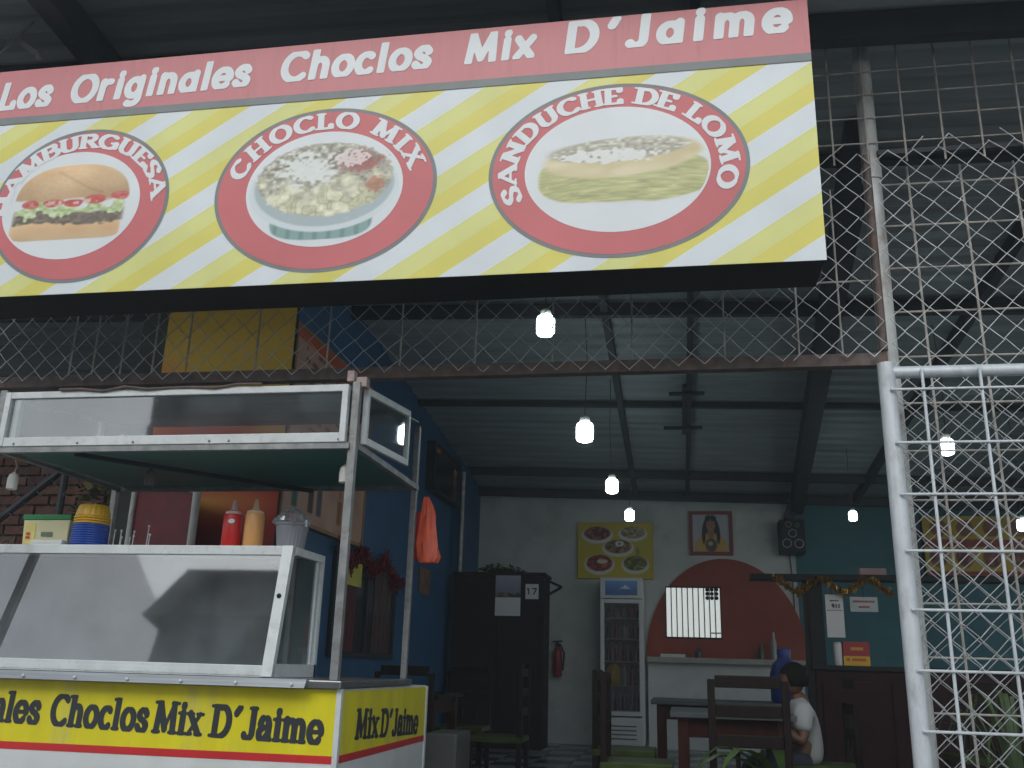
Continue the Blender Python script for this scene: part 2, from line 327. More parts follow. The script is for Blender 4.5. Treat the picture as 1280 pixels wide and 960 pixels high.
def tamal(U, V):
    im = np.ones(U.shape+(3,))*BG; n1 = vnoise(U,V,9,11); n2 = vnoise(U,V,44,12); n3 = vnoise(U,V,22,13); n4 = vnoise(U*.3,V+.35*(U-.5)**2,60,14); n5 = vnoise(U*.5,V*1.0,26,15)
    ed = 1-np.abs((U-.5)/.49)**4-np.abs((V-.34-.04*(n1-.5))/.32)**3; hv = np.clip(ed*7,0,1)
    husk = np.stack([.83-.10*n1,.83-.09*n1,.60-.10*n1],-1)*(0.80+.20*n4+.10*n5)[...,None]
    im = im*(1-hv[...,None])+np.clip(husk,0,1)*hv[...,None]
    br = np.clip((1-np.hypot((U-.49)/.47,(V-(.60+.12*(U-.4)))/.27)+.05*(n1-.5))*9,0,1); im = im*(1-br[...,None])+np.stack([.90-.08*n1,.86-.10*n1,.72-.14*n1],-1)*br[...,None]
    fl = np.clip((1-np.hypot((U-.47)/.43,(V-(.68+.08*U))/.17)+.10*(n2-.5))*7,0,1)
    mt = np.stack([.60+.32*n2,.59+.32*n2,.52+.33*n2],-1); im = im*(1-fl[...,None])+mt*fl[...,None]
    cr = np.clip(np.clip((1-np.hypot((U-.42)/.38,(V-.64)/.13))*2,0,1)+n2*.9+n3*.5-1.15,0,1)*3; put(im, np.clip(cr,0,.92), (.91,.92,.90))
    put(im, np.clip(ell(U,V,.50,.42,.10,.075,.5)*.8,0,1), (.90,.85,.72)); return im
def dishes(U, V):
    im = np.ones(U.shape+(3,))*np.array([.80,.72,.12]); n2 = vnoise(U,V,30,21); n1 = vnoise(U,V,10,22)
    for cx, cy, rx, ry, c in ((.26,.80,.22,.16,(.50,.26,.18)),(.74,.82,.20,.14,(.62,.55,.40)),(.54,.56,.22,.16,(.50,.36,.22)),(.29,.26,.21,.19,(.55,.16,.08)),(.77,.26,.19,.17,(.45,.46,.16))):
        put(im, ell(U,V,cx,cy-.02,rx,ry,.05), (.85,.85,.82)); f = ell(U,V,cx,cy+.01,rx*.86,ry*.82,.1); put(im, f, c); im += (f*(n2-.5)*.5)[...,None]
    put(im, ell(U,V,.56,.62,.07,.06,.3), (.92,.92,.88)); put(im, ell(U,V,.56,.62,.025,.025,.4), (.2,.25,.2))
    put(im, ell(U,V,.33,.30,.09,.05,.3), (.88,.84,.70)); put(im, ell(U,V,.80,.46,.03,.13,.4), (.62,.56,.25)); return im
def portrait(U, V):
    im = np.ones(U.shape+(3,))*np.array([.70,.72,.76]); n = vnoise(U,V,12,31)
    put(im, ell(U,V,.5,.58,.24,.40,.1), (.10,.08,.08)); put(im, ell(U,V,.5,.10,.46,.42,.06), (.80,.66,.32))
    put(im, ell(U,V,.5,.52,.11,.2,.3), (.62,.44,.34)); put(im, ell(U,V,.5,.72,.135,.18,.15), (.66,.47,.38))
    put(im, np.clip(ell(U,V,.5,.90,.17,.10,.2)*(np.abs(U-.5) > .02),0,1), (.10,.08,.08))
    for s in (-1,1): put(im, ell(U,V,.5+s*.055,.745,.022,.014,.4), (.15,.1,.1)); put(im, ell(U,V,.5+s*.2,.45,.06,.28,.3), (.11,.09,.09))
    put(im, ell(U,V,.5,.645,.05,.018,.4), (.62,.25,.25)); put(im, ell(U,V,.5,.18,.17,.20,.15), (.34,.28,.26)); put(im, ell(U,V,.48,.22,.08,.07,.3), (.75,.7,.6))
    return im
def peak(U, V):
    im = np.stack([.10+.25*V,.32+.28*V,.62+.22*V],-1); n = vnoise(U,V,16,41)
    m = np.clip((.75-np.abs(U-.62)*1.7+.12*(n-.5)-V)*20,0,1); put(im, m, (.18,.36,.66)); put(im, m*np.clip((V-.38+.25*(n-.5))*10,0,1), (.80,.88,.94)); put(im, (V < .16)*1.0, (.12,.42,.66))
    return im

# ---------------------------------------------------------------- base materials
m_asph = mat('asphalt', (.05,.05,.052), .9, var=.3, scale=30, bump=.3)
m_conc = mat('concrete', (.30,.29,.27), .9, var=.2, scale=5, bump=.2)
m_floorj = mat('floor_joint', (.08,.08,.08), .8)
m_tile_a = mat('tile_grey', (.26,.27,.27), .25, var=.3, scale=12); m_tile_b = mat('tile_dark', (.05,.055,.06), .25, var=.3, scale=12)
m_white = mat('white_plaster', (.56,.59,.58), .85, var=.10, scale=3, dirt=(.30,.32,.31), dscale=1.6, damt=.55, bump=.15)
m_blue = mat('blue_paint', (.012,.085,.20), .6, var=.16, scale=3, bump=.15, dirt=(.02,.06,.12), dscale=1.5, damt=.55)
m_teal = mat('teal_paint', (.012,.125,.155), .6, var=.14, scale=3, bump=.1, dirt=(.02,.10,.12), dscale=1.8, damt=.5)
m_roof = mat('zinc_sheet', (.33,.38,.39), .55, metal=.2, var=.18, scale=4, dirt=(.12,.11,.10), damt=.5, stretch=(.4,3,1))
m_beam = mat('dark_steel', (.030,.036,.045), .6, metal=.3, var=.2)
m_rusty = mat('rusty_steel', (.15,.12,.11), .75, metal=.3, var=.3, scale=20, dirt=(.20,.09,.05), dscale=14, damt=.7, bump=.2)
m_galv = mat('galvanised_wire', (.50,.525,.53), .5, metal=.15, var=.25, scale=14)
m_galvd = mat('aged_wire', (.46,.44,.40), .55, metal=.15, var=.3, scale=14, dirt=(.16,.09,.06), dscale=10)
m_pipe = mat('grey_pipe', (.50,.52,.51), .55, metal=.1, var=.25, scale=12, dirt=(.22,.12,.07), dscale=9, damt=.75, stretch=(1,1,.4))
m_gate = mat('silver_paint', (.60,.65,.68), .42, metal=.15, var=.2, scale=10, dirt=(.30,.30,.30), dscale=10, damt=.65, stretch=(1,1,.4))
m_alu = mat('white_aluminium', (.64,.68,.68), .42, metal=.05, var=.08, scale=10, dirt=(.45,.44,.42), dscale=22, damt=.5)
m_steel = mat('brushed_steel', (.30,.32,.33), .34, metal=.9, var=.2, scale=14, stretch=(.15,1,6), dirt=(.25,.25,.24), dscale=9)
m_postm = mat('post_metal', (.27,.28,.28), .5, metal=.5, var=.25, scale=14, dirt=(.16,.14,.12), dscale=25, damt=.6)
m_yel = mat('yellow_vinyl', (.74,.66,.015), .4, var=.08, scale=3, dirt=(.52,.48,.16), dscale=2.2, damt=.6, stretch=(3,3,.6), bump=.08, bscale=4)
m_redv = mat('red_vinyl', (.56,.025,.03), .4, var=.08)
m_whv = mat('white_panel', (.66,.69,.68), .45, var=.06, dirt=(.5,.5,.47), damt=.4)
m_ink = mat('dark_ink', (.028,.035,.042), .5, var=.15)
m_dark = mat('black_plastic', (.018,.019,.021), .45, spec=.12, var=.2)
m_wood = mat('dark_wood', (.012,.007,.006), .5, spec=.12, var=.35, scale=5, stretch=(6,6,.6))
m_brownd = mat('wardrobe_wood', (.020,.009,.008), .55, spec=.12, var=.3, scale=4, stretch=(6,6,.6))
m_redw = mat('red_counter', (.026,.008,.010), .5, spec=.12, var=.25)
m_paper = mat('paper', (.66,.66,.66), .7, var=.06)
glass = glass_mat('cart_glass', (.88,.93,.92), .17, .06)
glass2 = glass_mat('case_glass', (.66,.71,.72), .10, .09)
glass3 = glass_mat('cooler_glass', (.7,.78,.8), .06, .02)
m_sock = mat('porcelain', (.60,.60,.56), .4, var=.1)
m_cord = mat('cord', (.03,.03,.03), .7)
m_bulb = mat('bulb_glow', (.9,.9,.9), .3, emit=(.80,.96,1.0), estr=16.0)

# ================================================================ GROUND
struct(box('street', (-60,-60,-.45), (60,2.3,-.15), m_asph))
struct(box('kerb', (-60,2.3,-.40), (60,2.5,-.004), m_conc, bevel=.015))
struct(box('pavement', (-60,2.5,-.40), (60,4.3,-.008), m_conc))
fl = struct(box('shop_floor', (-9,4.3,-.40), (6,16,-.012), m_floorj))
tm = {}
for k, m in enumerate((m_tile_a, m_tile_b)):
    o = MB().box((-.195,-.195,-.014), (.195,.195,0)).build('floor_tile', m, fl, bevel=.003); tm[k] = o.data; bpy.data.objects.remove(o)
for i in range(14):
    for j in range(19):
        o = bpy.data.objects.new('floor_tile', tm[(i+j) % 2]); C.objects.link(o); o.parent = fl
        o.location = (-2.55+.4*i, 5.75+.4*j, rnd.uniform(-.001,.001))

# ================================================================ SHOP SHELL
XW, YB = -2.79, 13.08
tag(box('side_wall', (XW-.15,6.1,-.3), (XW,YB+.15,roofz(XW,6.1)+.02), m_blue), 'long bright blue painted side wall of the eatery', 'wall')
bw = tag(box('back_wall', (XW,YB,-.3), (1.56,YB+.15,3.42), m_white), 'white plastered back wall behind the drinks cooler', 'wall')
tag(box('teal_wall', (1.56,YB-.02,-.3), (6.0,YB+.15,3.2), m_teal), 'dark teal back wall behind the service counter', 'wall')
tag(box('blue_pillar', (XW,11.45,-.012), (XW+.10,11.95,3.45), m_blue, bevel=.01), 'narrow blue pillar standing out of the blue wall by the wardrobe', 'pillar')
tag(box('front_wall', (-4.0,6.12,-.3), (XW-.152,6.30,roofz(-3.4,6.1)-.1), mat('dark_greenish_plaster', (.045,.055,.05), .9, var=.3)), 'short wall end behind the yellow and red banner', 'wall')  # plaster in one even dark greenish grey
tag(tube('wall_pipe', [(XW+.14,11.35,0),(XW+.14,11.35,3.3)], .025, m_galvd), 'thin vertical pipe in front of the blue pillar', 'pipe')
# red arch with barred window
ar = thing('painted_arch', 'terracotta red half round arch painted panel on the white back wall', 'arch', (.62,YB-.03,1.09))
b = MB(); n = 48; cxa, rxa, rza = .60, 1.04, 1.30
ring = [(cxa+rxa*math.cos(math.pi*i/n), 1.13+rza*math.sin(math.pi*i/n)) for i in range(n+1)]
vs = [(x, y, z) for y in (YB-.035, YB-.002) for x, z in ring]
b.add(vs, [tuple(range(n+1)), tuple(range(2*n+1, n, -1))]+[(i, i+1, n+2+i, n+1+i) for i in range(n)]+[(n,0,n+1,2*n+1)])
b.build('arch_panel', mat('terracotta', (.30,.055,.032), .7, var=.16, scale=3, dirt=(.20,.05,.035), dscale=2.5, damt=.5), ar)
wn = thing('barred_window', 'bright serving window with thin vertical bars set in the red arch', 'window', (.18,YB-.05,1.38))
wx0, wx1, wz0, wz1 = -.175, .545, 1.385, 2.045
box('window_pane', (wx0,YB-.042,wz0), (wx1,YB-.038,wz1), mat('day_pane', (.8,.8,.8), .6, emit=(.92,1,.97), estr=.42), wn)
for k in range(11):
    x = wx0+(wx1-wx0)*(k)/10; box('window_bar', (x-.007,YB-.062,wz0), (x+.007,YB-.048,wz1), m_dark, wn)
for z in (wz0, wz1): box('window_rail', (wx0-.01,YB-.064,z-.010), (wx1+.01,YB-.046,z+.010), m_dark, wn)
b = MB()
for i in range(3):
    for j in range(3):
        cx, cz = wx1-.17+.06*i, wz1-.14+.055*j
        b.lathe([(.010,0),(.027,0),(.027,.008),(.010,.008)], (cx,YB-.075,cz), 10, axis='y')
b.build('window_fan_grille', m_dark, wn)
box('lower_latch', (wx1-.14,YB-.075,wz0+.06), (wx1-.01,YB-.066,wz0+.075), m_dark, wn)
# bar shelf below arch
sh = thing('bar_shelf', 'long grey concrete bar shelf under the red arch', 'shelf', (.38,12.85,0))
box('shelf_top', (-.43,12.75,1.06), (1.56,YB-.036,1.13), mat('shelf_grey', (.34,.34,.31), .6), sh, bevel=.008)
box('shelf_front', (-.42,12.90,0), (1.55,YB-.004,1.058), m_white, sh)
# roof
rf = thing('tin_roof', 'ribbed zinc roof on dark steel rafters over the eatery', 'roof', (0,8,4))
yy = 3.45
while yy < YB+.2:
    y2 = min(yy+.86, YB+.3); b = MB(); N = 34; vs = []; fs = []
    for i in range(N+1):
        y = yy+(y2+.05-yy)*i/N; ph = (i % 8)/8.0; h = .022 if ph < .25 else 0.0
        if ph in (.25,.875): h = .010
        lift = .012*(1-i/N)
        for x in (-9.0, 6.0): vs.append((x, y, roofz(x,y)+h+lift))
    fs = [(2*i, 2*i+1, 2*i+3, 2*i+2) for i in range(N)]; b.add(vs, fs); b.build('roof_sheet', m_roof, rf); yy += .86
for x, wd, hh in ((-3.2,.12,.17),(-.56,.06,.09),(.15,.05,.06),(2.35,.07,.10),(4.4,.08,.1)):
    bar('rafter', (x,3.46,roofz(x,3.46)-hh/2-.004), (x,YB,roofz(x,YB)-hh/2-.004), wd, hh, m_beam, rf)
bar('rafter', (1.10,5.0,roofz(1.1,5)-.13), (1.60,YB-.03,roofz(1.6,YB)-.13), .16, .22, m_beam, rf)
for y, hh, x0 in ((3.52,.10,-9),(4.22,.16,-9),(5.4,.06,XW),(7.35,.11,-9),(9.6,.05,XW),(12.0,.10,XW),(12.95,.12,XW)):
    bar('purlin', (x0,y,roofz(x0,y)-hh/2-.003), (6,y,roofz(6,y)-hh/2-.003), .07, hh, m_beam, rf)
bar('corner_post', (1.48,12.98,2.95), (1.60,12.98,3.3), .16, .12, m_beam, rf)
lb = thing('lamp_bracket', 'dark cross shaped lamp bracket under the roof sheets', 'bracket', (.12,9.6,3.6))
for y, x0, x1 in ((9.15,-.05,.30),(10.15,-.12,.30)): bar('cross_arm', (x0,y,roofz(0,y)-.08), (x1,y,roofz(0,y)-.08), .05, .03, m_beam, lb)
bar('spine', (.10,9.0,roofz(.1,9)-.05), (.10,10.4,roofz(.1,10.4)-.05), .04, .035, m_beam, lb)
tag(tube('ceiling_cable', [P(528,492,'x',XW+.06), P(548,517,'x',XW+.07), P(565,545,'x',XW+.06), P(580,560,'x',XW+.08), P(598,566,'x',XW+.2)], .014, m_galvd), 'pale loose cable drooping along the top of the blue wall', 'cable')

cb = thing('eave_bracket', 'pale bent metal bracket under the eave beside the rafter end', 'bracket', (-3.35,3.75,4.1))
a_, b_, c_ = P(-12,62,'y',4.0), P(14,44,'y',4.0), P(49,70,'y',4.0)
bar('arm', a_, b_, .02, .03, m_galvd, cb); bar('arm', b_, c_, .02, .03, m_galvd, cb); bar('hanger', b_, (b_.x,b_.y,roofz(b_.x,4.0)-.001), .02, .02, m_galvd, cb)
lathe('insulator', [(.008,0),(.016,.005),(.012,.03),(.006,.04)], (c_.x,c_.y,c_.z-.02), m_sock, cb, 12)
tag(tube('eave_cable', [P(-30,92,'y',3.9), P(10,58,'y',3.9), P(48,22,'y',3.9)], .006, m_galvd), 'thin pale cable crossing under the eave above the sign', 'cable')
# ================================================================ SIGN
YS = 3.75; SX0, SX1, SZ0, SZ1 = -3.80, .645, 2.62, 3.925
sg = thing('shop_sign', 'long red and yellow striped sign box with three food medallions above the entrance', 'sign', ((SX0+SX1)/2, YS+.15, SZ0))
box('sign_casing', (SX0+.006,YS+.006,SZ0+.004), (SX1-.006,YS+.30,SZ1-.004), m_dark, sg)
# striped face
ms = bpy.data.materials.new('stripe_print'); ms.use_nodes = True; n_ = ms.node_tree.nodes; l_ = ms.node_tree.links
bs = n_['Principled BSDF']; bs.inputs['Roughness'].default_value = .45
g_ = n_.new('ShaderNodeNewGeometry'); sp_ = n_.new('ShaderNodeSeparateXYZ'); l_.new(g_.outputs['Position'], sp_.inputs[0])
def mth(op, a, b=None):
    q = n_.new('ShaderNodeMath'); q.operation = op
    for i, t in enumerate((a, b)):
        if t is None: continue
        if isinstance(t, (int, float)): q.inputs[i].default_value = t
        else: l_.new(t, q.inputs[i])
    return q.outputs[0]
sl = .653   # stripe slope
u_ = mth('SUBTRACT', sp_.outputs[0], mth('DIVIDE', mth('SUBTRACT', sp_.outputs[2], 2.62), sl))
u_ = mth('FRACT', mth('DIVIDE', mth('ADD', u_, .036+.5*20), .5))
def step(c0, c1, edge, src):
    k = mth('GREATER_THAN', u_, edge); mx = n_.new('ShaderNodeMix'); mx.data_type = 'RGBA'; l_.new(k, mx.inputs[0])
    for i, t in ((6, c0), (7, c1)):
        if isinstance(t, tuple): mx.inputs[i].default_value = (*t, 1)
        else: l_.new(t, mx.inputs[i])
    return mx.outputs[2]
WHT = (.72,.78,.80)
c_ = step(WHT, (.72,.73,.25), .385, None); c_ = step(c_, (.73,.67,.13), .70, None)
nz_ = n_.new('ShaderNodeTexNoise'); nz_.inputs['Scale'].default_value = 3; nz_.inputs['Detail'].default_value = 6; l_.new(g_.outputs['Position'], nz_.inputs['Vector'])
mp_ = n_.new('ShaderNodeMapRange'); mp_.inputs[1].default_value = .3; mp_.inputs[2].default_value = .7; mp_.inputs[3].default_value = .93; mp_.inputs[4].default_value = 1.05; l_.new(nz_.outputs['Fac'], mp_.inputs[0])
mm_ = n_.new('ShaderNodeMix'); mm_.data_type = 'RGBA'; mm_.blend_type = 'MULTIPLY'; mm_.inputs[0].default_value = 1; l_.new(c_, mm_.inputs[6]); l_.new(mp_.outputs[0], mm_.inputs[7]); l_.new(mm_.outputs[2], bs.inputs['Base Color'])
box('striped_face', (SX0,YS,SZ0), (SX1,YS+.005,SZ1), ms, sg)
m_sred = mat('faded_red_print', (.60,.205,.215), .45, var=.06, scale=3, dirt=(.44,.16,.165), dscale=3.0, damt=.6, stretch=(4,1,.5))
m_sred2 = mat('red_print', (.60,.135,.145), .45, var=.08, scale=3)
m_sgry = mat('grey_print', (.20,.22,.22), .5, var=.1)
m_swht = mat('white_print', (.76,.80,.81), .45, var=.04, scale=4)
box('header_band', (SX0,YS-.003,3.637), (SX1,YS-.0005,SZ1), m_sred, sg)
box('header_rule', (SX0,YS-.0035,3.595), (SX1,YS-.0005,3.6365), m_sgry, sg)
def hz(x): return 3.676+.018*(x+3.4)      # slightly rising baseline
for s, x0, x1, ch in (('Los',-3.485,-3.185,.185),('Originales',-3.065,-2.075,.185),('Choclos',-1.905,-1.135,.188),('Mix',-.962,-.625,.185),("D'Jaime",-.475,.555,.195)):
    text_mesh('lettering', s, SANS, lambda u, v, x0=x0, x1=x1, ch=ch: (x0+(x1-x0)*u, YS-.0048, hz(x0+(x1-x0)*u)+ch*v), m_swht, sg, track=.11 if s != "D'Jaime" else .22, shear=.12)
def ellipse(name, cx, cz, rx, rz, y, m, par, rin=0.0, n=96):
    b = MB()
    if rin:
        vs = [(cx+rx*k*math.cos(2*math.pi*i/n), y, cz+rz*k2*math.sin(2*math.pi*i/n)) for k, k2 in ((1,1),rin) for i in range(n)]
        b.add(vs, [(i, (i+1)%n, n+(i+1)%n, n+i) for i in range(n)])
    else: b.add([(cx+rx*math.cos(2*math.pi*i/n), y, cz+rz*math.sin(2*math.pi*i/n)) for i in range(n)], [tuple(range(n))])
    return b.build(name, m, par)
def medallion(cx, cz, rx, rz, ix, iz, txt, a0, a1, pic, pbox, icx=None, ich=.088, track=.06):
    icx = cx if icx is None else icx
    md = ellipse('medallion', cx, cz, rx, rz, YS-.0012, m_sgry, sg)
    ellipse('red_ring', cx, cz, rx-.018, rz-.018, YS-.0022, m_sred2, md)
    ellipse('white_disc', icx, cz, ix, iz, YS-.0032, m_swht, md)
    # lettering along the ring
    ln, W = text_line(txt, SERIF, track); N = 720; mrx, mrz = (rx+ix)/2-.012-ich*.42, (rz+iz)/2-.012-ich*.42
    an = [R(a0+(a1-a0)*i/N) for i in range(N+1)]; ps = [(cx+mrx*math.cos(t), cz+mrz*math.sin(t)) for t in an]
    cl = [0]
    for p, q in zip(ps[:-1], ps[1:]): cl.append(cl[-1]+math.hypot(q[0]-p[0], q[1]-p[1]))
    L = cl[-1]; sxs = L/W; b = MB()
    for kk, (x, adv, pgs) in enumerate(ln):
        if not pgs: continue
        t = float(np.interp((x+adv/2)*sxs, cl, an)); c = (cx+mrx*math.cos(t), cz+mrz*math.sin(t))
        nx, nz = math.cos(t)/mrx, math.sin(t)/mrz; k = math.hypot(nx, nz); nx /= k; nz /= k; tx, tz = nz, -nx
        for pg in pgs:
            b.add([(c[0]+tx*(px-adv/2)*sxs+nx*py*ich, YS-.0042-.0004*(kk % 2), c[1]+tz*(px-adv/2)*sxs+nz*py*ich) for px, py in pg], [tuple(range(len(pg)))])
    b.build('ring_lettering', m_swht, md)
    x0, x1, z0, z1 = pbox
    picture('food_picture', (x0,YS-.0037,z0), (x1-x0,0,0), (0,0,z1-z0), 190, 110, pic, md, .45,
            keep=lambda u, v: ((x0+(x1-x0)*u-icx)/(ix-.01))**2+((z0+(z1-z0)*v-cz)/(iz-.01))**2 < 1)
medallion(-2.905, 3.101, .485, .425, .378, .297, 'HAMBURGUESA', 188, 2, burger, (-3.29,-2.61,2.905,3.345), icx=-2.952, ich=.086, track=.0)
medallion(-1.62, 3.105, .556, .435, .392, .305, 'CHOCLO MIX', 168, 13, bowl, (-2.0,-1.24,2.83,3.37), ich=.094, track=.12)
medallion(-.232, 3.113, .587, .440, .418, .316, 'SANDUCHE DE LOMO', 203, -20, tamal, (-.60,.20,2.935,3.315), ich=.090, track=.03)
for x in (-2.9,-.2): box('sign_strut', (x-.03,YS+.30,2.9), (x+.03,4.315,2.95), m_beam, sg)

# ================================================================ FENCE
YF = 4.35
def netting(name, x0, x1, z0, z1, y, m, parent, pw=.122, ph=.120, r=.0028, ragged=False, seed=3):
    b = MB(); rr = random.Random(seed); k = 0; x = x0+pw/4
    while x < x1:
        n = int((z1-z0)/(ph/2)); pts = []
        nn = n-(rr.choice([0,1]) if ragged else 0)
        for i in range(nn+1):
            sgn = 1 if (i+k) % 2 else -1
            zz = z0+i*ph/2; wx = .012*math.sin(zz*2.3+x*1.7+seed)+.006*math.sin(zz*7+x*3); wz = .012*math.sin(x*2.9+zz*1.1+seed)+.005*math.sin(x*9.0)
            pts.append((x+sgn*pw/4+wx+rr.uniform(-.003,.003), y+(.004 if i % 2 else -.004)+.012*math.sin(x*2+zz*1.5), zz+wz+rr.uniform(-.003,.003)))
        if len(pts) > 1: b.tube(pts, r, 4, caps=False)
        x += pw/2; k += 1
    return b.build(name, m, parent, kind='stuff')
fc = thing('chain_link_fence', 'rusty chain link fence front with a lintel beam and grey pipe post', 'fence', (0,YF,0))
tube('pipe_post', [(1.005,YF+.06,-.01),(1.005,YF+.06,4.12)], .043, m_pipe, fc, 16)
tube('pipe_collar', [(1.005,YF+.06,3.33),(1.005,YF+.06,3.40)], .049, m_pipe, fc, 16)
tube('guard_pipe', [(.975,YF+.02,2.42),(.975,YF+.02,3.45)], .020, m_rusty, fc, 10)
bar('lintel_beam', (-5.2,YF+.02,2.37), (.985,YF+.02,2.37), .06, .062, m_rusty, fc, bevel=.004)
bar('lintel_beam', (1.03,YF+.02,3.46), (4.2,YF+.02,3.46), .03, .026, m_beam, fc)
netting('netting', -5.1, .56, 2.36, 3.10, YF-.02, m_galv, fc)
netting('netting', .56, .99, 2.36, 3.52, YF-.02, m_galv, fc, ragged=True, seed=3)
netting('netting', 1.0, 2.5, 0.05, 3.55, YF-.02, m_galv, fc, ragged=True, seed=5, r=.0030)
# welded rods at the top and behind
for x in (.675,.82,.985,1.165,1.345,1.525,1.71,1.895,2.08,2.26):
    tube('rod', [(x,YF+.005,3.40 if x > .7 else 3.42),(x,YF+.005,4.10)], .0052, m_galvd, fc, 6)
for z in (3.52,3.665,3.80,3.935):
    tube('rod', [(.67,YF+.014,z),(2.4,YF+.014,z)], .0042, m_galvd, fc, 6)
for x in (-4.5,-3.9,-3.3,-3.16,-2.99,-2.8,-2.6,-2.2,-1.8,-1.4,-1.0,-.6,-.2,.25,.6,.8):
    tube('rod', [(x,YF+.07,2.41),(x,YF+.07,3.3)], .005, m_galvd, fc, 6)
tube('rod', [(-5,YF+.078,2.80),(.97,YF+.078,2.80)], .005, m_galvd, fc, 6)
for x in (1.22,1.47,1.72,1.97,2.22): tube('rod', [(x,YF+.12,.3),(x-.03,YF+.12,3.43)], .0062, m_galvd, fc, 6)
for k in range(14): tube('rod', [(1.05,YF+.128,.35+.23*k),(2.4,YF+.128,.35+.23*k)], .005, m_galvd, fc, 6)
# ================================================================ RIGHT GATE
YG = 4.12
gt = thing('mesh_gate', 'silver painted pipe gate of welded rods and netting, folded open', 'gate', (1.6,YG,0))
gx, gz = P(1104,462,'y',YG).x+.012, P(1190,458,'y',YG).z
tube('frame_pipe', [(gx,YG,.05),(gx,YG,gz+.02)], .036, m_gate, gt, 16)
tube('frame_pipe', [(gx+.02,YG,gz-.022),(2.35,YG,gz-.022)], .027, m_gate, gt, 14)
tube('frame_pipe', [(gx,YG,.09),(2.35,YG,.09)], .027, m_gate, gt, 14)
tube('frame_pipe', [(2.37,YG,.05),(2.37,YG,gz)], .034, m_gate, gt, 14)
px0 = P(1150,470,'y',YG).x; dx = P(1222,470,'y',YG).x-px0
for k in range(5): tube('gate_rod', [(px0+k*dx,YG-.036,.09),(px0+k*dx,YG-.036,gz-.02)], .0068, m_gate, gt, 8)
for y in (490,556,620,690,763,838,913,985,1055): 
    z = P(1140,y,'y',YG).z
    if z > .1: tube('gate_rod', [(gx,YG-.046,z),(2.37,YG-.046,z)], .0060, m_gate, gt, 8)
netting('netting', gx+.05, 2.36, .1, gz-.03, YG+.03, mat('dull_wire', (.30,.32,.33), .5, metal=.2, var=.3, scale=14), gt, pw=.118, ph=.112, r=.0028, seed=12)
for k in range(6): tube('hinge_loop', [(gx+.03,YG+.02,.4+.33*k),(1.0,YF+.015,.4+.33*k)], .006, m_galvd, gt, 6)
# ================================================================ LEFT GATE LEAF AND BACKGROUND AT LEFT
lg = thing('open_gate_leaf', 'grey pipe gate leaf backed with dark red sheet behind the cart', 'gate', (-3.3,5.9,0))
pa, pb = P(213,598,'y',5.9), P(248,612,'y',5.75)
ry = 5.85
tR = P(247,612,'y',ry); tL = P(172,594,'y',ry+.1)
tube('frame_pipe', [(tR.x,ry,.05),(tR.x,ry,tR.z)], .028, m_pipe, lg, 12)
tube('frame_pipe', [(tR.x,ry,tR.z-.01),(tL.x,ry+.10,tL.z+.01)], .026, m_pipe, lg, 12)
MB().add([(tR.x-.02,ry+.02,.1),(tL.x,ry+.11,.1),(tL.x,ry+.11,tL.z),(tR.x-.02,ry+.02,tR.z-.02),(tR.x-.02,ry+.03,.1),(tL.x,ry+.12,.1),(tL.x,ry+.12,tL.z),(tR.x-.02,ry+.03,tR.z-.02)],
    [(0,1,2,3),(7,6,5,4),(0,4,5,1),(1,5,6,2),(2,6,7,3),(3,7,4,0)]).build('backing_sheet', mat('maroon_sheet', (.14,.012,.02), .6, var=.25, scale=8), lg)
tube('frame_pipe', [(tL.x,ry+.10,.05),(tL.x,ry+.10,tL.z)], .022, m_pipe, lg, 12)
sf = thing('side_fence', 'dark chain link panel with a diagonal brace in front of the brick wall', 'fence', (-4.4,5.75,0))
netting('netting', -5.4, tL.x-.05, .1, 2.45, 5.78, mat('black_wire', (.05,.05,.05), .6, metal=.3), sf, pw=.17, ph=.16, r=.0042, seed=22)
for a_, b_ in (((-5.4,5.8,1.25),(-4.05,5.8,2.35)),((-5.4,5.8,2.38),(-3.9,5.8,2.38)),((-4.22,5.8,.05),(-4.22,5.8,2.4)),((-5.0,5.8,2.35),(-4.5,5.8,1.3))):
    tube('brace', [a_, b_], .026 if a_[2] != 2.38 else .03, m_beam, sf, 8)
# brick wall
bk = thing('brick_wall', 'old red brick wall behind the chain link panel', 'wall', (-5.2,6.9,0))
box('mortar_bed', (-7.2,6.92,-.3), (-4.02,7.1,3.0), mat('mortar', (.09,.075,.065), .9, var=.2, scale=12), bk)
bms = []
for k in range(4):
    o = MB().box((-.115,-.03,-.034), (.115,.02,.034)).build('brick', mat('brick_%d' % k, ((.10,.034,.024),(.12,.05,.034),(.07,.028,.022),(.11,.055,.042))[k], .9, var=.3, scale=15, bump=.4, bscale=90), None, bevel=.005)
    bms.append(o.data); bpy.data.objects.remove(o)
for r_ in range(13):
    for c_i in range(7):
        x = -5.72+.245*c_i+(.12 if r_ % 2 else 0)
        o = bpy.data.objects.new('brick', rnd.choice(bms)); C.objects.link(o); o.parent = bk
        o.location = (x+5.2, .005+rnd.uniform(-.006,.006), 1.50+.083*r_)
def leafmass(name, c, rad, nleaf, m, parent=None, size=.05, seed=1, kind=None):
    rr = random.Random(seed); b = MB()
    for _ in range(nleaf):
        while True:
            p = Vector((rr.uniform(-1,1), rr.uniform(-1,1), rr.uniform(-1,1)))
            if .3 < p.length < 1: break
        p = Vector((c[0]+p.x*rad[0], c[1]+p.y*rad[1], c[2]+p.z*rad[2])); d = Vector((rr.uniform(-1,1), rr.uniform(-1,1), rr.uniform(-.8,.5))).normalized()
        a = d.cross(Vector((0,0,1))).normalized()*size*.35; L = size*rr.uniform(.6,1.3)
        b.add([p, p+d*L*.5+a, p+d*L, p+d*L*.5-a], [(0,1,2,3)])
    return b.build(name, m, parent, kind=kind)
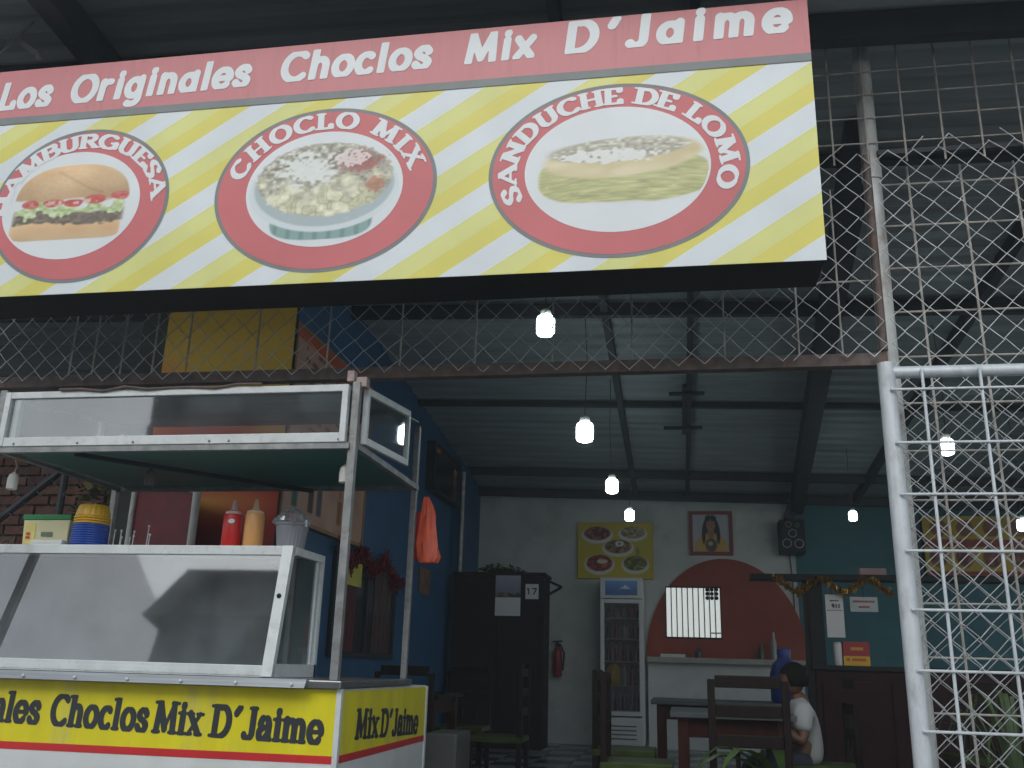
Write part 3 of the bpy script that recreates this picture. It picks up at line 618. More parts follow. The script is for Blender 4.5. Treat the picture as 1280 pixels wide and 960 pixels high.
m_leaf = mat('leaf_green', (.05,.10,.025), .5, var=.4, scale=8)
m_leaf2 = mat('leaf_olive', (.13,.13,.03), .55, var=.4, scale=8)
sbx = thing('leafy_shrub', 'olive green leafy shrub between brick wall and maroon gate leaf', 'shrub', (-4.55,6.55,0))
tube('stem', [(-4.45,6.6,-.01),(-4.43,6.6,1.3),(-4.40,6.58,2.2)], [.03,.022,.012], m_wood, sbx, 8)
leafmass('foliage', (-4.25,6.55,2.0), (.42,.22,.45), 700, m_leaf2, sbx, .09, 4)
# banner
def banner_fn(U, V):
    n = vnoise(U,V,4,51); im = np.stack([.78+0*U,.66-.02*V,.06+.05*V],-1)
    t = np.clip((.66-V+.22*(.5-U)*(V>.4))*6,0,1)[...,None]; im = im*(1-t)+np.array([.86,.40,.07])*t
    t = np.clip((.53-V+.05*np.sin(U*4))*9,0,1)[...,None]; im = im*(1-t)+np.array([.62,.06,.03])*t
    pe = ell(U,V,.40,.30,.85,.075,.9)[...,None]; im = im*(1-pe)+np.array([.92,.66,.30])*pe
    t = np.clip((.255-.03*U-V)*16,0,1)[...,None]; im = im*(1-t)+np.array([.45,.05,.06])*t
    return im
bn = thing('banner', 'large yellow to dark red gradient banner on the wall end', 'banner', (-3.25,6.09,1.2))
box('backing_board', (-3.78,6.092,1.25), (-2.74,6.118,3.75), m_dark, bn)
picture('banner_print', (-3.775,6.088,1.255), (1.03,0,0), (0,0,2.49), 40, 90, banner_fn, bn, .6)

# ================================================================ THINGS ON THE BLUE WALL (facing +x)
def wall_pic(name, label, cat, y0, y1, z0, z1, fn, frame, nx=60, ny=60, thick=.03, fw=.03, rough=.5):
    t = thing(name, label, cat, (XW, (y0+y1)/2, z0))
    box('backing', (XW+.001,y0,z0), (XW+thick,y1,z1), frame, t)
    for a, c in (((y0,z0),(y1,z0+fw)),((y0,z1-fw),(y1,z1)),((y0,z0+fw),(y0+fw,z1-fw)),((y1-fw,z0+fw),(y1,z1-fw))):
        box('frame_rail', (XW+thick,a[0],a[1]), (XW+thick+.012,c[0],c[1]), frame, t)
    picture('print', (XW+thick+.004,y0+fw,z0+fw), (0,y1-y0-2*fw,0), (0,0,z1-z0-2*fw), nx, ny, fn, t, rough)
    return t
def menu_fn(U, V):
    n = vnoise(U,V,9,61); im = np.ones(U.shape+(3,))*np.array([.78,.62,.54])-(.10*n)[...,None]
    for k, (x, c) in enumerate(((.30,(.22,.10,.08)),(.40,(.25,.25,.32)),(.66,(.55,.30,.12)),(.12,(.15,.30,.28)))):
        put(im, np.clip((.035-np.abs(U-x))*80,0,1)*(V > .06)*(V < .30-.05*k), c); put(im, np.clip((.014-np.abs(U-x))*120,0,1)*(V > .2)*(V < .37-.05*k), c)
    for r_ in range(9):
        put(im, ((np.abs(V-.92+.06*r_) < .012)*(vnoise(U,V*0+r_,40,60+r_) > .45)*(U > .1)*(U < .8))*.8, (.45,.18,.12))
    put(im, (V > .95)*1.0, (.75,.30,.12)); return im
wall_pic('menu_board', 'long pinkish menu board with bottle pictures in gold frame', 'menu board', 6.15, 7.95, 1.92, 3.39, menu_fn, mat('gold_frame', (.30,.15,.05), .5), 80, 80)
def tv_fn(U, V):
    im = np.ones(U.shape+(3,))*np.array([.06,.06,.07]); n = vnoise(U,V,14,71)
    put(im, ell(U,V,.10,.92,.18,.12,.6)*(n > .3), (.75,.45,.25)); put(im, ell(U,V,.86,.75,.10,.12,.5)*.8, (.85,.55,.35)); put(im, ell(U,V,.84,.55,.03,.28,.5), (.75,.38,.18)); put(im, ell(U,V,.45,.6,.18,.3,.7)*.4, (.2,.13,.14)); return im  # orange glints are reflections painted into the screen colour
wall_pic('television', 'flat black television with orange glints high on the blue wall', 'television', 10.05, 11.28, 2.84, 3.40, tv_fn, m_dark, 50, 40, .09, .035, .2)
win = thing('wall_window', 'dark curtained window in the blue wall draped with red tinsel', 'window', (XW,8.2,1.0))
box('pane', (XW+.001,7.36,1.0), (XW+.012,9.08,1.83), mat('dark_glass', (.035,.035,.04), .12), win)
for a, c in (((7.36,.99),(9.10,1.03)),((7.36,1.80),(9.10,1.84)),((7.36,1.03),(7.42,1.80)),((9.04,1.03),(9.10,1.80)),((8.20,1.03),(8.25,1.80))): box('frame_rail', (XW+.012,a[0],a[1]), (XW+.035,c[0],c[1]), m_beam, win)
for y0, y1, mm in ((7.44,7.95,mat('curtain_red', (.10,.015,.02), .8)),(8.45,8.98,mat('curtain_brown', (.07,.035,.03), .8))):
    b = MB(); N = 18
    vs = [(XW+.018+.008*math.sin(i*1.4), y0+(y1-y0)*i/N, z) for i in range(N+1) for z in (1.035,1.795)]
    b.add(vs, [(2*i,2*i+2,2*i+3,2*i+1) for i in range(N)]); b.build('curtain', mm, win, smooth=True)
gl = MB(); rr = random.Random(5)
for k in range(900):
    t = rr.random(); y = 7.3+1.9*t; z = 1.88-.13*math.sin(t*math.pi*3)**2-(.18*max(0,(t-.8))/.2)+rr.gauss(0,.035); p = Vector((XW+.06+rr.gauss(0,.015), y+rr.gauss(0,.02), z))
    d = Vector((rr.gauss(0,1),rr.gauss(0,1),rr.gauss(0,1))).normalized()*.035; e = d.cross(Vector((0,.3,1))).normalized()*.006
    gl.add([p-d-e,p-d+e,p+d+e,p+d-e], [(0,1,2,3)])
tag(gl.build('tinsel_garland', mat('red_tinsel', (.36,.015,.03), .3, metal=.5)), 'shiny red tinsel garland over the dark wall window', 'garland')
tag(box('yellow_notice', (XW+.036,7.45,1.58), (XW+.040,8.0,1.78), mat('yellow_card', (.55,.50,.08), .6)), 'small yellow card stuck on the dark wall window', 'notice')
tag(box('small_notice', (XW+.001,10.0,1.70), (XW+.012,10.45,1.98), mat('brown_card', (.20,.10,.06), .6, var=.5, scale=12)), 'small brown notice on the blue wall below the orange bag', 'notice')

# ================================================================ FOOD CART
XR, YC, XL = -1.47, 4.10, -4.15
ct = thing('food_cart', 'yellow and white food cart with glass case and glazed canopy', 'food cart', ((XL+XR)/2, 4.8, 0))
box('cart_body', (XL+.004,YC+.004,.12), (XR-.004,5.57,.835), m_whv, ct)
fp = box('front_panel', (XL,YC-.004,.12), (XR-.012,YC+.003,.53), m_whv, ct)
ye = box('front_band', (XL,YC-.005,.562), (XR-.012,YC+.003,.832), m_yel, ct)
box('front_stripe', (XL,YC-.006,.53), (XR-.012,YC+.003,.562), m_redv, ct)
sp2 = box('side_panel', (XR-.004,YC+.016,.12), (XR+.003,5.56,.53), m_whv, ct)
box('side_band', (XR-.004,YC+.016,.562), (XR+.004,5.56,.825), m_yel, ct)
box('side_stripe', (XR-.004,YC+.016,.53), (XR+.005,5.56,.562), m_redv, ct)
box('corner_trim', (XR-.012,YC-.012,.12), (XR+.012,YC+.016,.84), m_alu, ct, bevel=.003)
box('corner_trim', (XR-.012,5.55,.12), (XR+.010,5.58,.83), m_alu, ct, bevel=.003)
def cz_(x): return .641-.024*(x+3.1)/1.0
for s, x0, x1 in (('Los',-3.80,-3.60),('Originäles',-3.545,-2.905),('Choclos',-2.845,-2.362),('Mix',-2.330,-2.105),('D´Jäime',-2.050,-1.537)):
    text_mesh('front_lettering', s, COOPER, lambda u, v, x0=x0, x1=x1: (x0+(x1-x0)*u, YC-.0064, cz_(x0+(x1-x0)*u)+.142*v), m_ink, ct, track=.10, shear=.06)
for s, y0, y1 in (('Mix',4.335,4.66),('D´Jäime',4.715,5.40)):
    text_mesh('side_lettering', s, COOPER, lambda u, v, y0=y0, y1=y1: (XR+.0056, y0+(y1-y0)*u, .612-.035*(y0+(y1-y0)*u-4.34)+.138*v), m_ink, ct, track=.10, shear=.06, nrm=(1,0,0))
for x in (-3.9,-1.8):
    for y in (4.3,5.35): lathe('wheel', [(.02,-.02),(.10,-.025),(.115,0),(.10,.025),(.02,.02)], (x,y,.11), m_dark, ct, 20, axis='y')
cnt = box('counter_top', (XL,YC-.04,.838), (XR+.015,5.20,.872), m_steel, ct, bevel=.006)
lipR = P(380,858,'y',YC-.085).x
MB().add([(XL,YC-.085,.838),(XL,YC-.041,.838),(XL,YC-.041,.874),(XL,YC-.062,.874),(lipR,YC-.085,.838),(lipR,YC-.041,.838),(lipR,YC-.041,.874),(lipR,YC-.062,.874)],
    [(0,1,2,3),(7,6,5,4),(0,4,5,1),(1,5,6,2),(2,6,7,3),(3,7,4,0)]).build('counter_lip', m_steel, ct)
for k in range(9): lathe('rivet', [(.008,0),(.006,-.004),(.001,-.006)], (lipR-.06-.26*k,YC-.083,.852), m_alu, ct, 10, axis='y')
# display case (slanted front)
CX = -1.82; yb0, yt0, zb0, zt0 = YC+.08, YC+.19, .874, 1.478; yback = 4.68
case = box('display_case', (XL,yback,zb0), (CX-.03,yback+.008,zt0-.013), mat('case_back', (.10,.11,.115), .4, metal=.2, var=.3, scale=4), ct)
def fr(z): return yb0+(yt0-yb0)*(z-zb0)/(zt0-zb0)
MB().add([(XL,fr(zb0+.05),zb0+.05),(CX-.055,fr(zb0+.05),zb0+.05),(CX-.055,fr(zt0-.045),zt0-.045),(XL,fr(zt0-.045),zt0-.045)], [(0,1,2,3)]).build('case_front_glass', glass2, case)
bar('case_bottom_rail', (XL,fr(zb0+.026),zb0+.026), (CX-.001,fr(zb0+.026),zb0+.026), .03, .052, m_alu, case, bevel=.003)
bar('case_bottom_rail', (XL,fr(zb0+.026)-.012,zb0+.020), (CX-.045,fr(zb0+.026)-.012,zb0+.020), .014, .022, m_alu, case)
bar('case_top_rail', (XL,fr(zt0)+.004,zt0-.020), (CX-.001,fr(zt0)+.004,zt0-.020), .04, .044, m_alu, case, bevel=.003)
bar('case_corner_rail', (CX-.028,fr(zb0)-.008,zb0), (CX-.028,fr(zt0)-.008,zt0), .054, .034, m_alu, case, bevel=.003, up=(0,1,0))
lathe('case_lock', [(.012,0),(.010,-.006),(.002,-.008)], (CX-.03,fr(1.24)-.026,1.24), m_dark, case, 10, axis='y')
for y0 in (yback,): bar('case_back_post', (CX-.014,y0,zb0), (CX-.014,y0,zt0), .026, .03, m_alu, case)
bar('case_side_rail', (CX-.014,fr(zt0)+.02,zt0-.018), (CX-.014,yback+.012,zt0-.018), .028, .036, m_alu, case)
bar('case_side_rail', (CX-.014,fr(zb0)+.02,zb0+.03), (CX-.014,yback+.012,zb0+.03), .026, .06, m_alu, case)
MB().add([(CX-.014,fr(zb0+.06)+.015,zb0+.06),(CX-.014,yback-.014,zb0+.06),(CX-.014,yback-.014,zt0-.037),(CX-.014,fr(zt0-.036)+.015,zt0-.037)], [(0,1,2,3)]).build('case_side_glass', glass, case)
bar('case_side_stile', (CX-.010,yback-.06,zb0+.06), (CX-.010,yback-.06,zt0-.037), .012, .014, m_alu, case)
box('case_top', (XL,fr(zt0)+.02,zt0-.012), (CX-.03,yback+.014,zt0-.004), m_alu, case)
box('case_floor', (XL,yb0+.03,zb0), (CX-.03,yback-.002,zb0+.008), m_steel, case)
# posts and canopy
box('cart_post', (XR-.040,YC-.042,.872), (XR-.002,YC-.006,2.235), m_postm, ct, bevel=.004)
box('cart_post', (XR-.036,5.13,.872), (XR-.004,5.165,2.29), m_postm, ct, bevel=.004)
box('cart_post', (-3.40,YC-.042,.872), (-3.36,YC-.006,2.235), m_postm, ct, bevel=.004)
box('cart_post', (-3.40,5.13,.872), (-3.364,5.165,2.27), m_postm, ct, bevel=.004)
KX0, KX1, KY0, KY1, KZ0, KZ1 = -3.34, -1.52, YC-.05, 4.86, 1.945, 2.225
cn = box('canopy', (KX0+.02,KY0+.02,KZ0-.012), (KX1+.03,5.12,KZ0-.004), mat('green_sheet', (.050,.16,.13), .45, var=.12, scale=3), ct)
z0_, z1_ = 1.935, 2.215
bar('canopy_rail', (KX0,KY0,z0_+.022), (KX1,KY0,z0_+.022), .03, .046, m_alu, cn, bevel=.003)
bar('canopy_rail', (KX0,KY0,z1_-.016), (KX1,KY0,z1_-.016), .03, .034, m_alu, cn, bevel=.003)
bar('canopy_rail', (KX0,KY0+.006,z0_-.016), (KX1+.02,KY0+.006,z0_-.016), .03, .028, m_postm, cn)
for x in (KX0+.014, KX1-.014): bar('canopy_stile', (x,KY0-.002,z0_), (x,KY0-.002,z1_), .030, .034, m_alu, cn, bevel=.003, up=(0,1,0))
MB().add([(KX0+.03,KY0,z0_+.045),(KX1-.03,KY0,z0_+.045),(KX1-.03,KY0,z1_-.034),(KX0+.03,KY0,z1_-.034)], [(0,1,2,3)]).build('canopy_glass', glass, cn)
def kb(y): return z0_+.025+.050*(y-YC)/.76
def kt(y): return z1_-.012+.085*(y-YC)/.76
for xs_ in (XR+.006, KX0):
    ys0 = YC+.03
    bar('canopy_rail', (xs_,ys0,kb(ys0)), (xs_,KY1,kb(KY1)), .026, .036, m_alu, cn, bevel=.003)
    bar('canopy_rail', (xs_,ys0,kt(ys0)), (xs_,KY1,kt(KY1)), .026, .034, m_alu, cn, bevel=.003)
    bar('canopy_stile', (xs_,KY1-.014,kb(KY1)+.016), (xs_,KY1-.014,kt(KY1)-.014), .026, .028, m_alu, cn, up=(0,1,0))
    bar('canopy_stile', (xs_,ys0+.016,kb(ys0)+.016), (xs_,ys0+.016,kt(ys0)-.014), .026, .03, m_alu, cn, up=(0,1,0))
    MB().add([(xs_,ys0+.03,kb(ys0)+.016),(xs_,KY1-.028,kb(KY1)+.016),(xs_,KY1-.028,kt(KY1)-.014),(xs_,ys0+.03,kt(ys0)-.014)], [(0,1,2,3)]).build('canopy_glass', glass, cn)
    bar('canopy_bearer', (xs_-.02,YC,z0_-.008), (xs_-.02,5.16,z0_-.008), .03, .03, m_postm, cn)
bar('canopy_bearer', (KX0,5.14,z0_-.01), (XR,5.14,z0_-.01), .03, .03, m_postm, cn)
bar('canopy_brace', (-2.95,KY0+.05,z0_-.03), (-2.10,5.12,z0_-.03), .022, .022, m_beam, cn)
ty = KY0+.03
MB().add([(KX0+.01,ty,kt(ty)-.004),(XR-.02,ty,kt(ty)-.004),(XR-.02,5.16,kt(5.16)-.004),(KX0+.01,5.16,kt(5.16)-.004),(KX0+.01,ty,kt(ty)+.002),(XR-.02,ty,kt(ty)+.002),(XR-.02,5.16,kt(5.16)+.002),(KX0+.01,5.16,kt(5.16)+.002)],
    [(0,1,2,3),(7,6,5,4),(0,4,5,1),(1,5,6,2),(2,6,7,3),(3,7,4,0)]).build('canopy_top', m_roof, cn)
b = MB(); rr = random.Random(3)
b.tube([(KX0+.3+.12*k, KY0-.022+rr.uniform(-.005,.006), z1_+.004+rr.uniform(-.012,.012)) for k in range(10)], .007, 6); b.build('loose_wire', m_rusty, ct, smooth=True)
box('corner_bracket', (XR-.070,YC-.046,2.236), (XR-.034,YC-.006,2.29), mat('flaking_paint', (.42,.34,.32), .7, var=.3, scale=30, dirt=(.20,.10,.07), dscale=30), ct, bevel=.004)
box('corner_bracket', (XR-.030,YC-.030,2.212), (XR+.024,YC+.02,2.262), MATS['flaking_paint'], ct, bevel=.004)
for x in (-3.25,-2.9,-2.6,-2.2,-2.1,-1.55): lathe('rivet', [(.007,0),(.005,-.003),(.001,-.005)], (x,KY0-.016,z0_+.012), m_postm, ct, 8, axis='y')
# empty lamp holders under the canopy
for px, pz0, pz1, yl, lab in ((430,562,604,4.16,'white lamp holder on twisted wire beside the front cart post'),(186,572,607,4.45,'grey lamp holder hanging below the middle of the canopy'),(14,572,612,4.2,'pale lamp holder hanging at the brick wall end of the canopy')):
    p = P(px,pz1,'y',yl); q = P(px,pz0+12,'y',yl); zt = z0_-.012
    h = thing('lamp_holder', lab, 'lamp holder', (p.x,yl,p.z), 'empty lamp holders under the cart canopy')
    lathe('socket', [(.020,0),(.026,.004),(.026,.05),(.022,.075),(.010,.085),(.006,.09)], (p.x,yl,p.z), m_sock if px != 186 else mat('grey_bakelite', (.12,.12,.12), .5), h, 16)
    tube('wire', [(p.x,yl,p.z+.085),(p.x+.008,yl,p.z+.12),(p.x-.004,yl,p.z+.16),(p.x+.004,yl,zt+.006)], .004, mat('yellow_wire', (.40,.33,.16), .6), h, 6)

# things standing on the glass case
YT = 4.47; ZT = zt0-.004
def at(px, py=680): return P(px, py, 'y', YT)
def wpx(a, b): return at(b).x-at(a).x
# margarine tub
x0, x1 = at(28).x, at(86).x; tz = P(50,644,'y',YT).z
tb = thing('margarine_tub', 'cream rectangular margarine tub with green lid on the glass case', 'tub', ((x0+x1)/2,YT+.05,ZT))
def frus(x0,x1,y0,y1,z0,z1,t): return MB().add([(x0+t,y0+t,z0),(x1-t,y0+t,z0),(x1-t,y1-t,z0),(x0+t,y1-t,z0),(x0,y0,z1),(x1,y0,z1),(x1,y1,z1),(x0,y1,z1)], [(0,3,2,1),(4,5,6,7),(0,1,5,4),(1,2,6,5),(2,3,7,6),(3,0,4,7)])
frus(x0,x1,YT-.02,YT+.13,ZT,tz-.028,.008).build('tub_body', mat('cream_plastic', (.62,.60,.36), .35, var=.06), tb, bevel=.006)
frus(x0-.006,x1+.006,YT-.026,YT+.136,tz-.028,tz,.002).build('lid', mat('green_plastic', (.012,.20,.06), .35, var=.05), tb, bevel=.004)
MB().add([(x0+.014,YT-.0165,ZT+.03),(x0+.075,YT-.0165,ZT+.03),(x0+.078,YT-.021,tz-.045),(x0+.012,YT-.021,tz-.045)], [(0,1,2,3)]).build('yellow_label', mat('label_yellow', (.72,.62,.20), .4), tb)
for k in range(2): box('red_mark', (x0+.028,YT-.024,ZT+.058+.02*k), (x0+.050,YT-.0215,ZT+.070+.02*k), m_redv, tb)
box('dark_mark', (x0+.115,YT-.022,ZT+.07), (x0+.18,YT-.0205,ZT+.092), mat('print_grey', (.12,.16,.12), .5), tb)
tag(box('white_lid_box', (x0+.10,YT-.075,ZT), (x1+.01,YT-.035,ZT+.045), m_whv, bevel=.008), 'small white plastic box in front of the margarine tub', 'box')
# stack of cups
cx, cw = (at(91).x+at(131).x)/2, wpx(91,131)/2; top = P(112,632,'y',YT).z
H = top-ZT; nb = 11; hb = H*.56/nb; mb_ = mat('blue_plastic', (.010,.075,.42), .35); my_ = mat('yellow_plastic', (.72,.42,.02), .35)
for k in range(nb):
    z = ZT+hb*k; o = lathe('plastic_cup', [(cw*.90,0),(cw*1.0,hb*.25),(cw*1.0,hb*.75),(cw*.93,hb*.80),(cw*.93,hb)], (cx,YT,z), mb_, None, 28)
    tag(o, 'blue plastic cup rim in the upturned stack on the glass case', 'cup', 'stacked blue cups')
for k in range(3):
    z = ZT+H*.56+.014*k; tag(lathe('plastic_cup', [(cw*.92,0),(cw*.99,.004),(cw*.99,.010),(cw*.93,.012),(cw*.90,.014)], (cx,YT,z), my_, None, 28), 'yellow cup rim below the topmost upturned yellow cup', 'cup', 'stacked yellow cups')
zt_ = ZT+H*.56+.042
b = MB(); N = 40; hh = top-zt_; vs = []
for r_, z in ((.93,0),(.93,.01),(.88,hh*.5),(.80,hh-.006),(.74,hh)):
    for j in range(N):
        t = 2*math.pi*j/N; f = 1-.03*(j % 2)*(z > .005); vs.append((cx+cw*r_*f*math.cos(t), YT+cw*r_*f*math.sin(t), zt_+z))
b.add(vs, [(i*N+j, i*N+(j+1)%N, (i+1)*N+(j+1)%N, (i+1)*N+j) for i in range(4) for j in range(N)]+[tuple(4*N+j for j in range(N))])
tag(b.build('plastic_cup', my_), 'ribbed yellow upturned cup on top of the stack', 'cup', None)
# skewer pins
for px, h0, dy in ((117,16,.02),(128,17,.0),(138,17,.02),(143,9,.05),(149,16,.0),(154,8,.05),(161,16,.03),(165,9,.0),(176,24,.05),(185,11,.0)):
    p = at(px); hgt = h0/255.0+.036; o = thing('skewer_pin', 'thin upright steel skewer with ball tip between cups and sauce bottles', 'skewer', (p.x,YT+dy,ZT), 'skewers on the glass case')
    tube('pin', [(p.x,YT+dy,ZT),(p.x+.003,YT+dy,ZT+hgt)], .0028, m_galv, o, 6)
    lathe('ball_tip', [(.001,0),(.006,.003),(.007,.007),(.005,.012),(.001,.014)], (p.x+.003,YT+dy,ZT+hgt-.003), m_galv, o, 8)
# sauce bottles
def bottle(px0, px1, ptop, lab, m, mt, dx):
    cx = (at(px0).x+at(px1).x)/2; r = wpx(px0,px1)/2; top = P((px0+px1)/2,ptop,'y',YT).z; H = top-ZT
    t = thing('sauce_bottle', lab, 'bottle', (cx,YT,ZT))
    lathe('bottle_body', [(r*.9,0),(r,.006),(r,H*.45),(r*.97,H*.68),(r*.90,H*.71)], (cx,YT,ZT), m, t, 28)
    cp = lathe('cap', [(r*.86,0),(r*.86,H*.05),(r*.5,H*.075),(r*.34,H*.10),(r*.26,H*.20),(r*.13,H*.285),(r*.08,H*.29)], (cx,YT,ZT+H*.71), mt, t, 20)
    return t, cx, r, H
t, cx, r, H = bottle(277,299,625,'red squeeze sauce bottle with white label oval', mat('ketchup_red', (.55,.015,.015), .35, var=.05), mat('cap_pink', (.62,.42,.40), .4), 0)
ellipse('label_oval', cx+r*.35, ZT+H*.56, r*.38, H*.045, YT-r*1.02, m_whv, t)
bottle(304,327,624,'pale orange squeeze sauce bottle with pointed cream cap', mat('mustard_peach', (.72,.36,.12), .35, var=.05), mat('cap_cream', (.66,.48,.32), .4), 0)
# bucket with cutlery bag
cx = (at(344).x+at(383).x)/2; r = wpx(344,383)/2; top = P(363,655,'y',YT).z; H = top-ZT
bu = thing('napkin_bucket', 'small ribbed grey plastic bucket lined with a clear bag', 'bucket', (cx,YT,ZT))
b = MB(); N = 48; vs = []
for z, k in ((0,.80),(H*.08,.82),(H*.9,.98),(H*.92,1.04),(H,1.06),(H*.97,.98),(H*.6,.9)):
    for j in range(N):
        t = 2*math.pi*j/N; f = 1-.035*(j % 2)*(z < H*.9); vs.append((cx+r*k*f*math.cos(t), YT+r*k*f*math.sin(t), ZT+z))
b.add(vs, [(i*N+j, i*N+(j+1)%N, (i+1)*N+(j+1)%N, (i+1)*N+j) for i in range(6) for j in range(N)]+[tuple(range(N-1,-1,-1)), tuple(6*N+j for j in range(N))])
b.build('bucket_body', mat('grey_plastic', (.22,.23,.26), .45, var=.05), bu)
b = MB(); rr = random.Random(9); N = 22; vs = []
for i, (k, z) in enumerate(((1.0,-.01),(1.12,.01),(.95,.035),(.6,.06),(.2,.075))):
    for j in range(N): t = 2*math.pi*j/N; f = 1+rr.uniform(-.14,.14); vs.append((cx+r*k*f*math.cos(t), YT+r*k*f*math.sin(t), top+z+rr.uniform(-.012,.012)))
b.add(vs, [(i*N+j, i*N+(j+1)%N, (i+1)*N+(j+1)%N, (i+1)*N+j) for i in range(4) for j in range(N)])
b.build('bag_liner', glass_mat('film', (.75,.82,.80), .10, .35), bu)
box('pink_packet', (cx-.012,YT-.03,top-.02), (cx+.022,YT-.024,top+.05), mat('pink_card', (.62,.25,.32), .5), bu)
# orange bag hanging on the rear post
b = MB(); N = 20; vs = []; L = []
for k, (py, pxa, pxb) in enumerate(((622,531,537),(632,529,541),(645,527,545),(662,525,545),(680,524,548),(696,524,550),(704,527,547))):
    A, B_ = P(pxa,py,'y',5.10), P(pxb,py,'y',5.10); c = (A+B_)/2; w_ = (B_.x-A.x)/2
    for j in range(N):
        t = 2*math.pi*j/N; f = 1+.20*math.sin(5*t+k*.9)+.12*math.sin(9*t+k*1.7)+.05*math.sin(14*t-k); vs.append((c.x+w_*f*math.cos(t), 5.085+.035*(.4+k/8)*f*math.sin(t), c.z))
b.add(vs, [(i*N+j, i*N+(j+1)%N, (i+1)*N+(j+1)%N, (i+1)*N+j) for i in range(6) for j in range(N)]+[tuple(6*N+j for j in range(N)), tuple(range(N-1,-1,-1))])
tag(b.build('plastic_bag', mat('orange_bag', (.75,.10,.03), .4, var=.15, scale=14), None, smooth=True), 'crumpled orange plastic bag hanging on the rear cart post', 'bag')
A, B_ = P(513,640,'y',5.17), P(521,700,'y',5.17)
tag(MB().box((A.x,5.17,B_.z),(B_.x,5.185,A.z)).build('red_cloth', mat('red_cloth', (.45,.02,.02), .8, var=.2)), 'narrow red cloth hanging behind the rear cart post', 'cloth')

# ================================================================ LIT BULBS
for px, py, y, hpx, lab in ((682,405,5.6,38,'lit bulb showing through the netting above the lintel beam'),(731,538,7.3,34,'lit bulb hanging alone under the middle of the roof'),
    (765,606,9.0,24,'lit bulb hanging in front of the white back wall by the cooler'),(787,643,10.4,18,'lit bulb hanging over the yellow dishes poster'),
    (1066,644,11.0,15,'small lit bulb hanging in front of the teal wall'),(1183,557,7.8,26,'lit bulb showing through the top of the silver mesh gate'),(1278,655,9.5,18,'lit bulb in front of the striped poster behind the gate')):
    c = P(px,py,'y',y); L = hpx*y/1164*.95; r = L*.34; zr = roofz(c.x,y)
    t = thing('hanging_bulb', lab, 'light bulb', (c.x,y,c.z-L/2), 'lit bulbs hanging under the roof')
    lathe('bulb', [(r*.45,0),(r*.85,L*.05),(r,L*.15),(r,L*.62),(r*.9,L*.74),(r*.62,L*.8)], (c.x,y,c.z-L*.48), m_bulb, t, 16)
    lathe('bulb_base', [(r*.6,0),(r*.62,L*.10),(r*.55,L*.20),(r*.30,L*.26)], (c.x,y,c.z+L*.325), m_sock, t, 14)
    tube('cord', [(c.x,y,c.z+L*.55),(c.x+.02*math.sin(px),y,(c.z+L*.55+zr)/2),(c.x-.01,y,zr+.01)], .0035, m_cord, t, 6)

# ================================================================ BACK OF THE SHOP
YW = YB-.30
# cooler
x0, x1 = P(750,930,'y',12.48).x, P(806,930,'y',12.48).x; zf = P(778,722,'y',12.48).z
fr_ = thing('drinks_cooler', 'tall white glass door drinks cooler with blue mountain header', 'cooler', ((x0+x1)/2,12.75,0))
mw = mat('cooler_white', (.66,.68,.68), .4, var=.04)
yf, yk = 12.48, 13.04
for a, c in (((x0,yf+.05,.06),(x0+.04,yk,zf)),((x1-.04,yf+.05,.06),(x1,yk,zf))): box('side_wall', a, c, mw, fr_, bevel=.006)
box('back_panel', (x0+.041,yk-.03,.06), (x1-.041,yk,zf-.05), mw, fr_); box('top_panel', (x0+.041,yf+.05,zf-.06), (x1-.041,yk-.031,zf-.002), mw, fr_)
box('lower_housing', (x0+.004,yf+.012,.05), (x1-.004,yk-.032,.38), mw, fr_, bevel=.01)
for k in range(4): box('grille_slat', (x0+.12,yf+.004,.12+.05*k), (x1-.10,yf+.011,.135+.05*k), mat('slat_grey', (.10,.10,.10), .5), fr_)
hz0 = P(778,748,'y',yf).z
hd = box('header_box', (x0+.002,yf+.002,hz0), (x1-.002,yf+.12,zf+.002), mw, fr_, bevel=.008)
picture('header_print', (x0+.07,yf-.001,hz0+.04), (x1-x0-.14,0,0), (0,0,zf-hz0-.08), 50, 30, peak, fr_, .3)
dz0, dz1 = .40, hz0-.01; dr = box('door_stile', (x0+.002,yf,dz0), (x0+.055,yf+.045,dz1), mw, fr_, bevel=.006)
box('door_stile', (x1-.055,yf,dz0), (x1-.002,yf+.045,dz1), mw, fr_, bevel=.006)
for z in (dz0, dz1-.05): box('door_rail', (x0+.056,yf+.001,z), (x1-.056,yf+.044,z+.05), mw, fr_)
MB().add([(x0+.056,yf+.02,dz0+.05),(x1-.056,yf+.02,dz0+.05),(x1-.056,yf+.02,dz1-.05),(x0+.056,yf+.02,dz1-.05)], [(0,1,2,3)]).build('door_glass', glass3, fr_)
shz = [.46,.76,1.06,1.34,1.60]
for z in shz: box('wire_shelf', (x0+.042,yf+.08,z-.012), (x1-.042,yk-.04,z), mat('shelf_wire', (.40,.42,.42), .4), fr_)
bc = [(.18,.02,.02),(.03,.02,.02),(.30,.12,.02),(.02,.08,.03),(.25,.22,.20),(.20,.03,.08)]
shn = ['bottom','second','third','fourth','topmost']
for i, z in enumerate(shz):
    for k in range(5):
        if i == 1 and k < 2: continue
        xx = x0+.10+.10*k; hgt = (.22,.24,.22,.20,.15)[i]*(1+.1*rnd.random()); col = rnd.randrange(6)
        o = lathe('drink_bottle', [(.030,0),(.034,.01),(.034,hgt*.55),(.026,hgt*.7),(.012,hgt*.82),(.012,hgt*.95),(.014,hgt*.96),(.014,hgt)], (xx,yf+.16,z), mat('drink_%d' % col, bc[col], .25), None, 14)
        tag(o, 'soft drink bottle in the row on the %s cooler shelf' % shn[i], 'bottle', 'drinks on the %s cooler shelf' % shn[i])
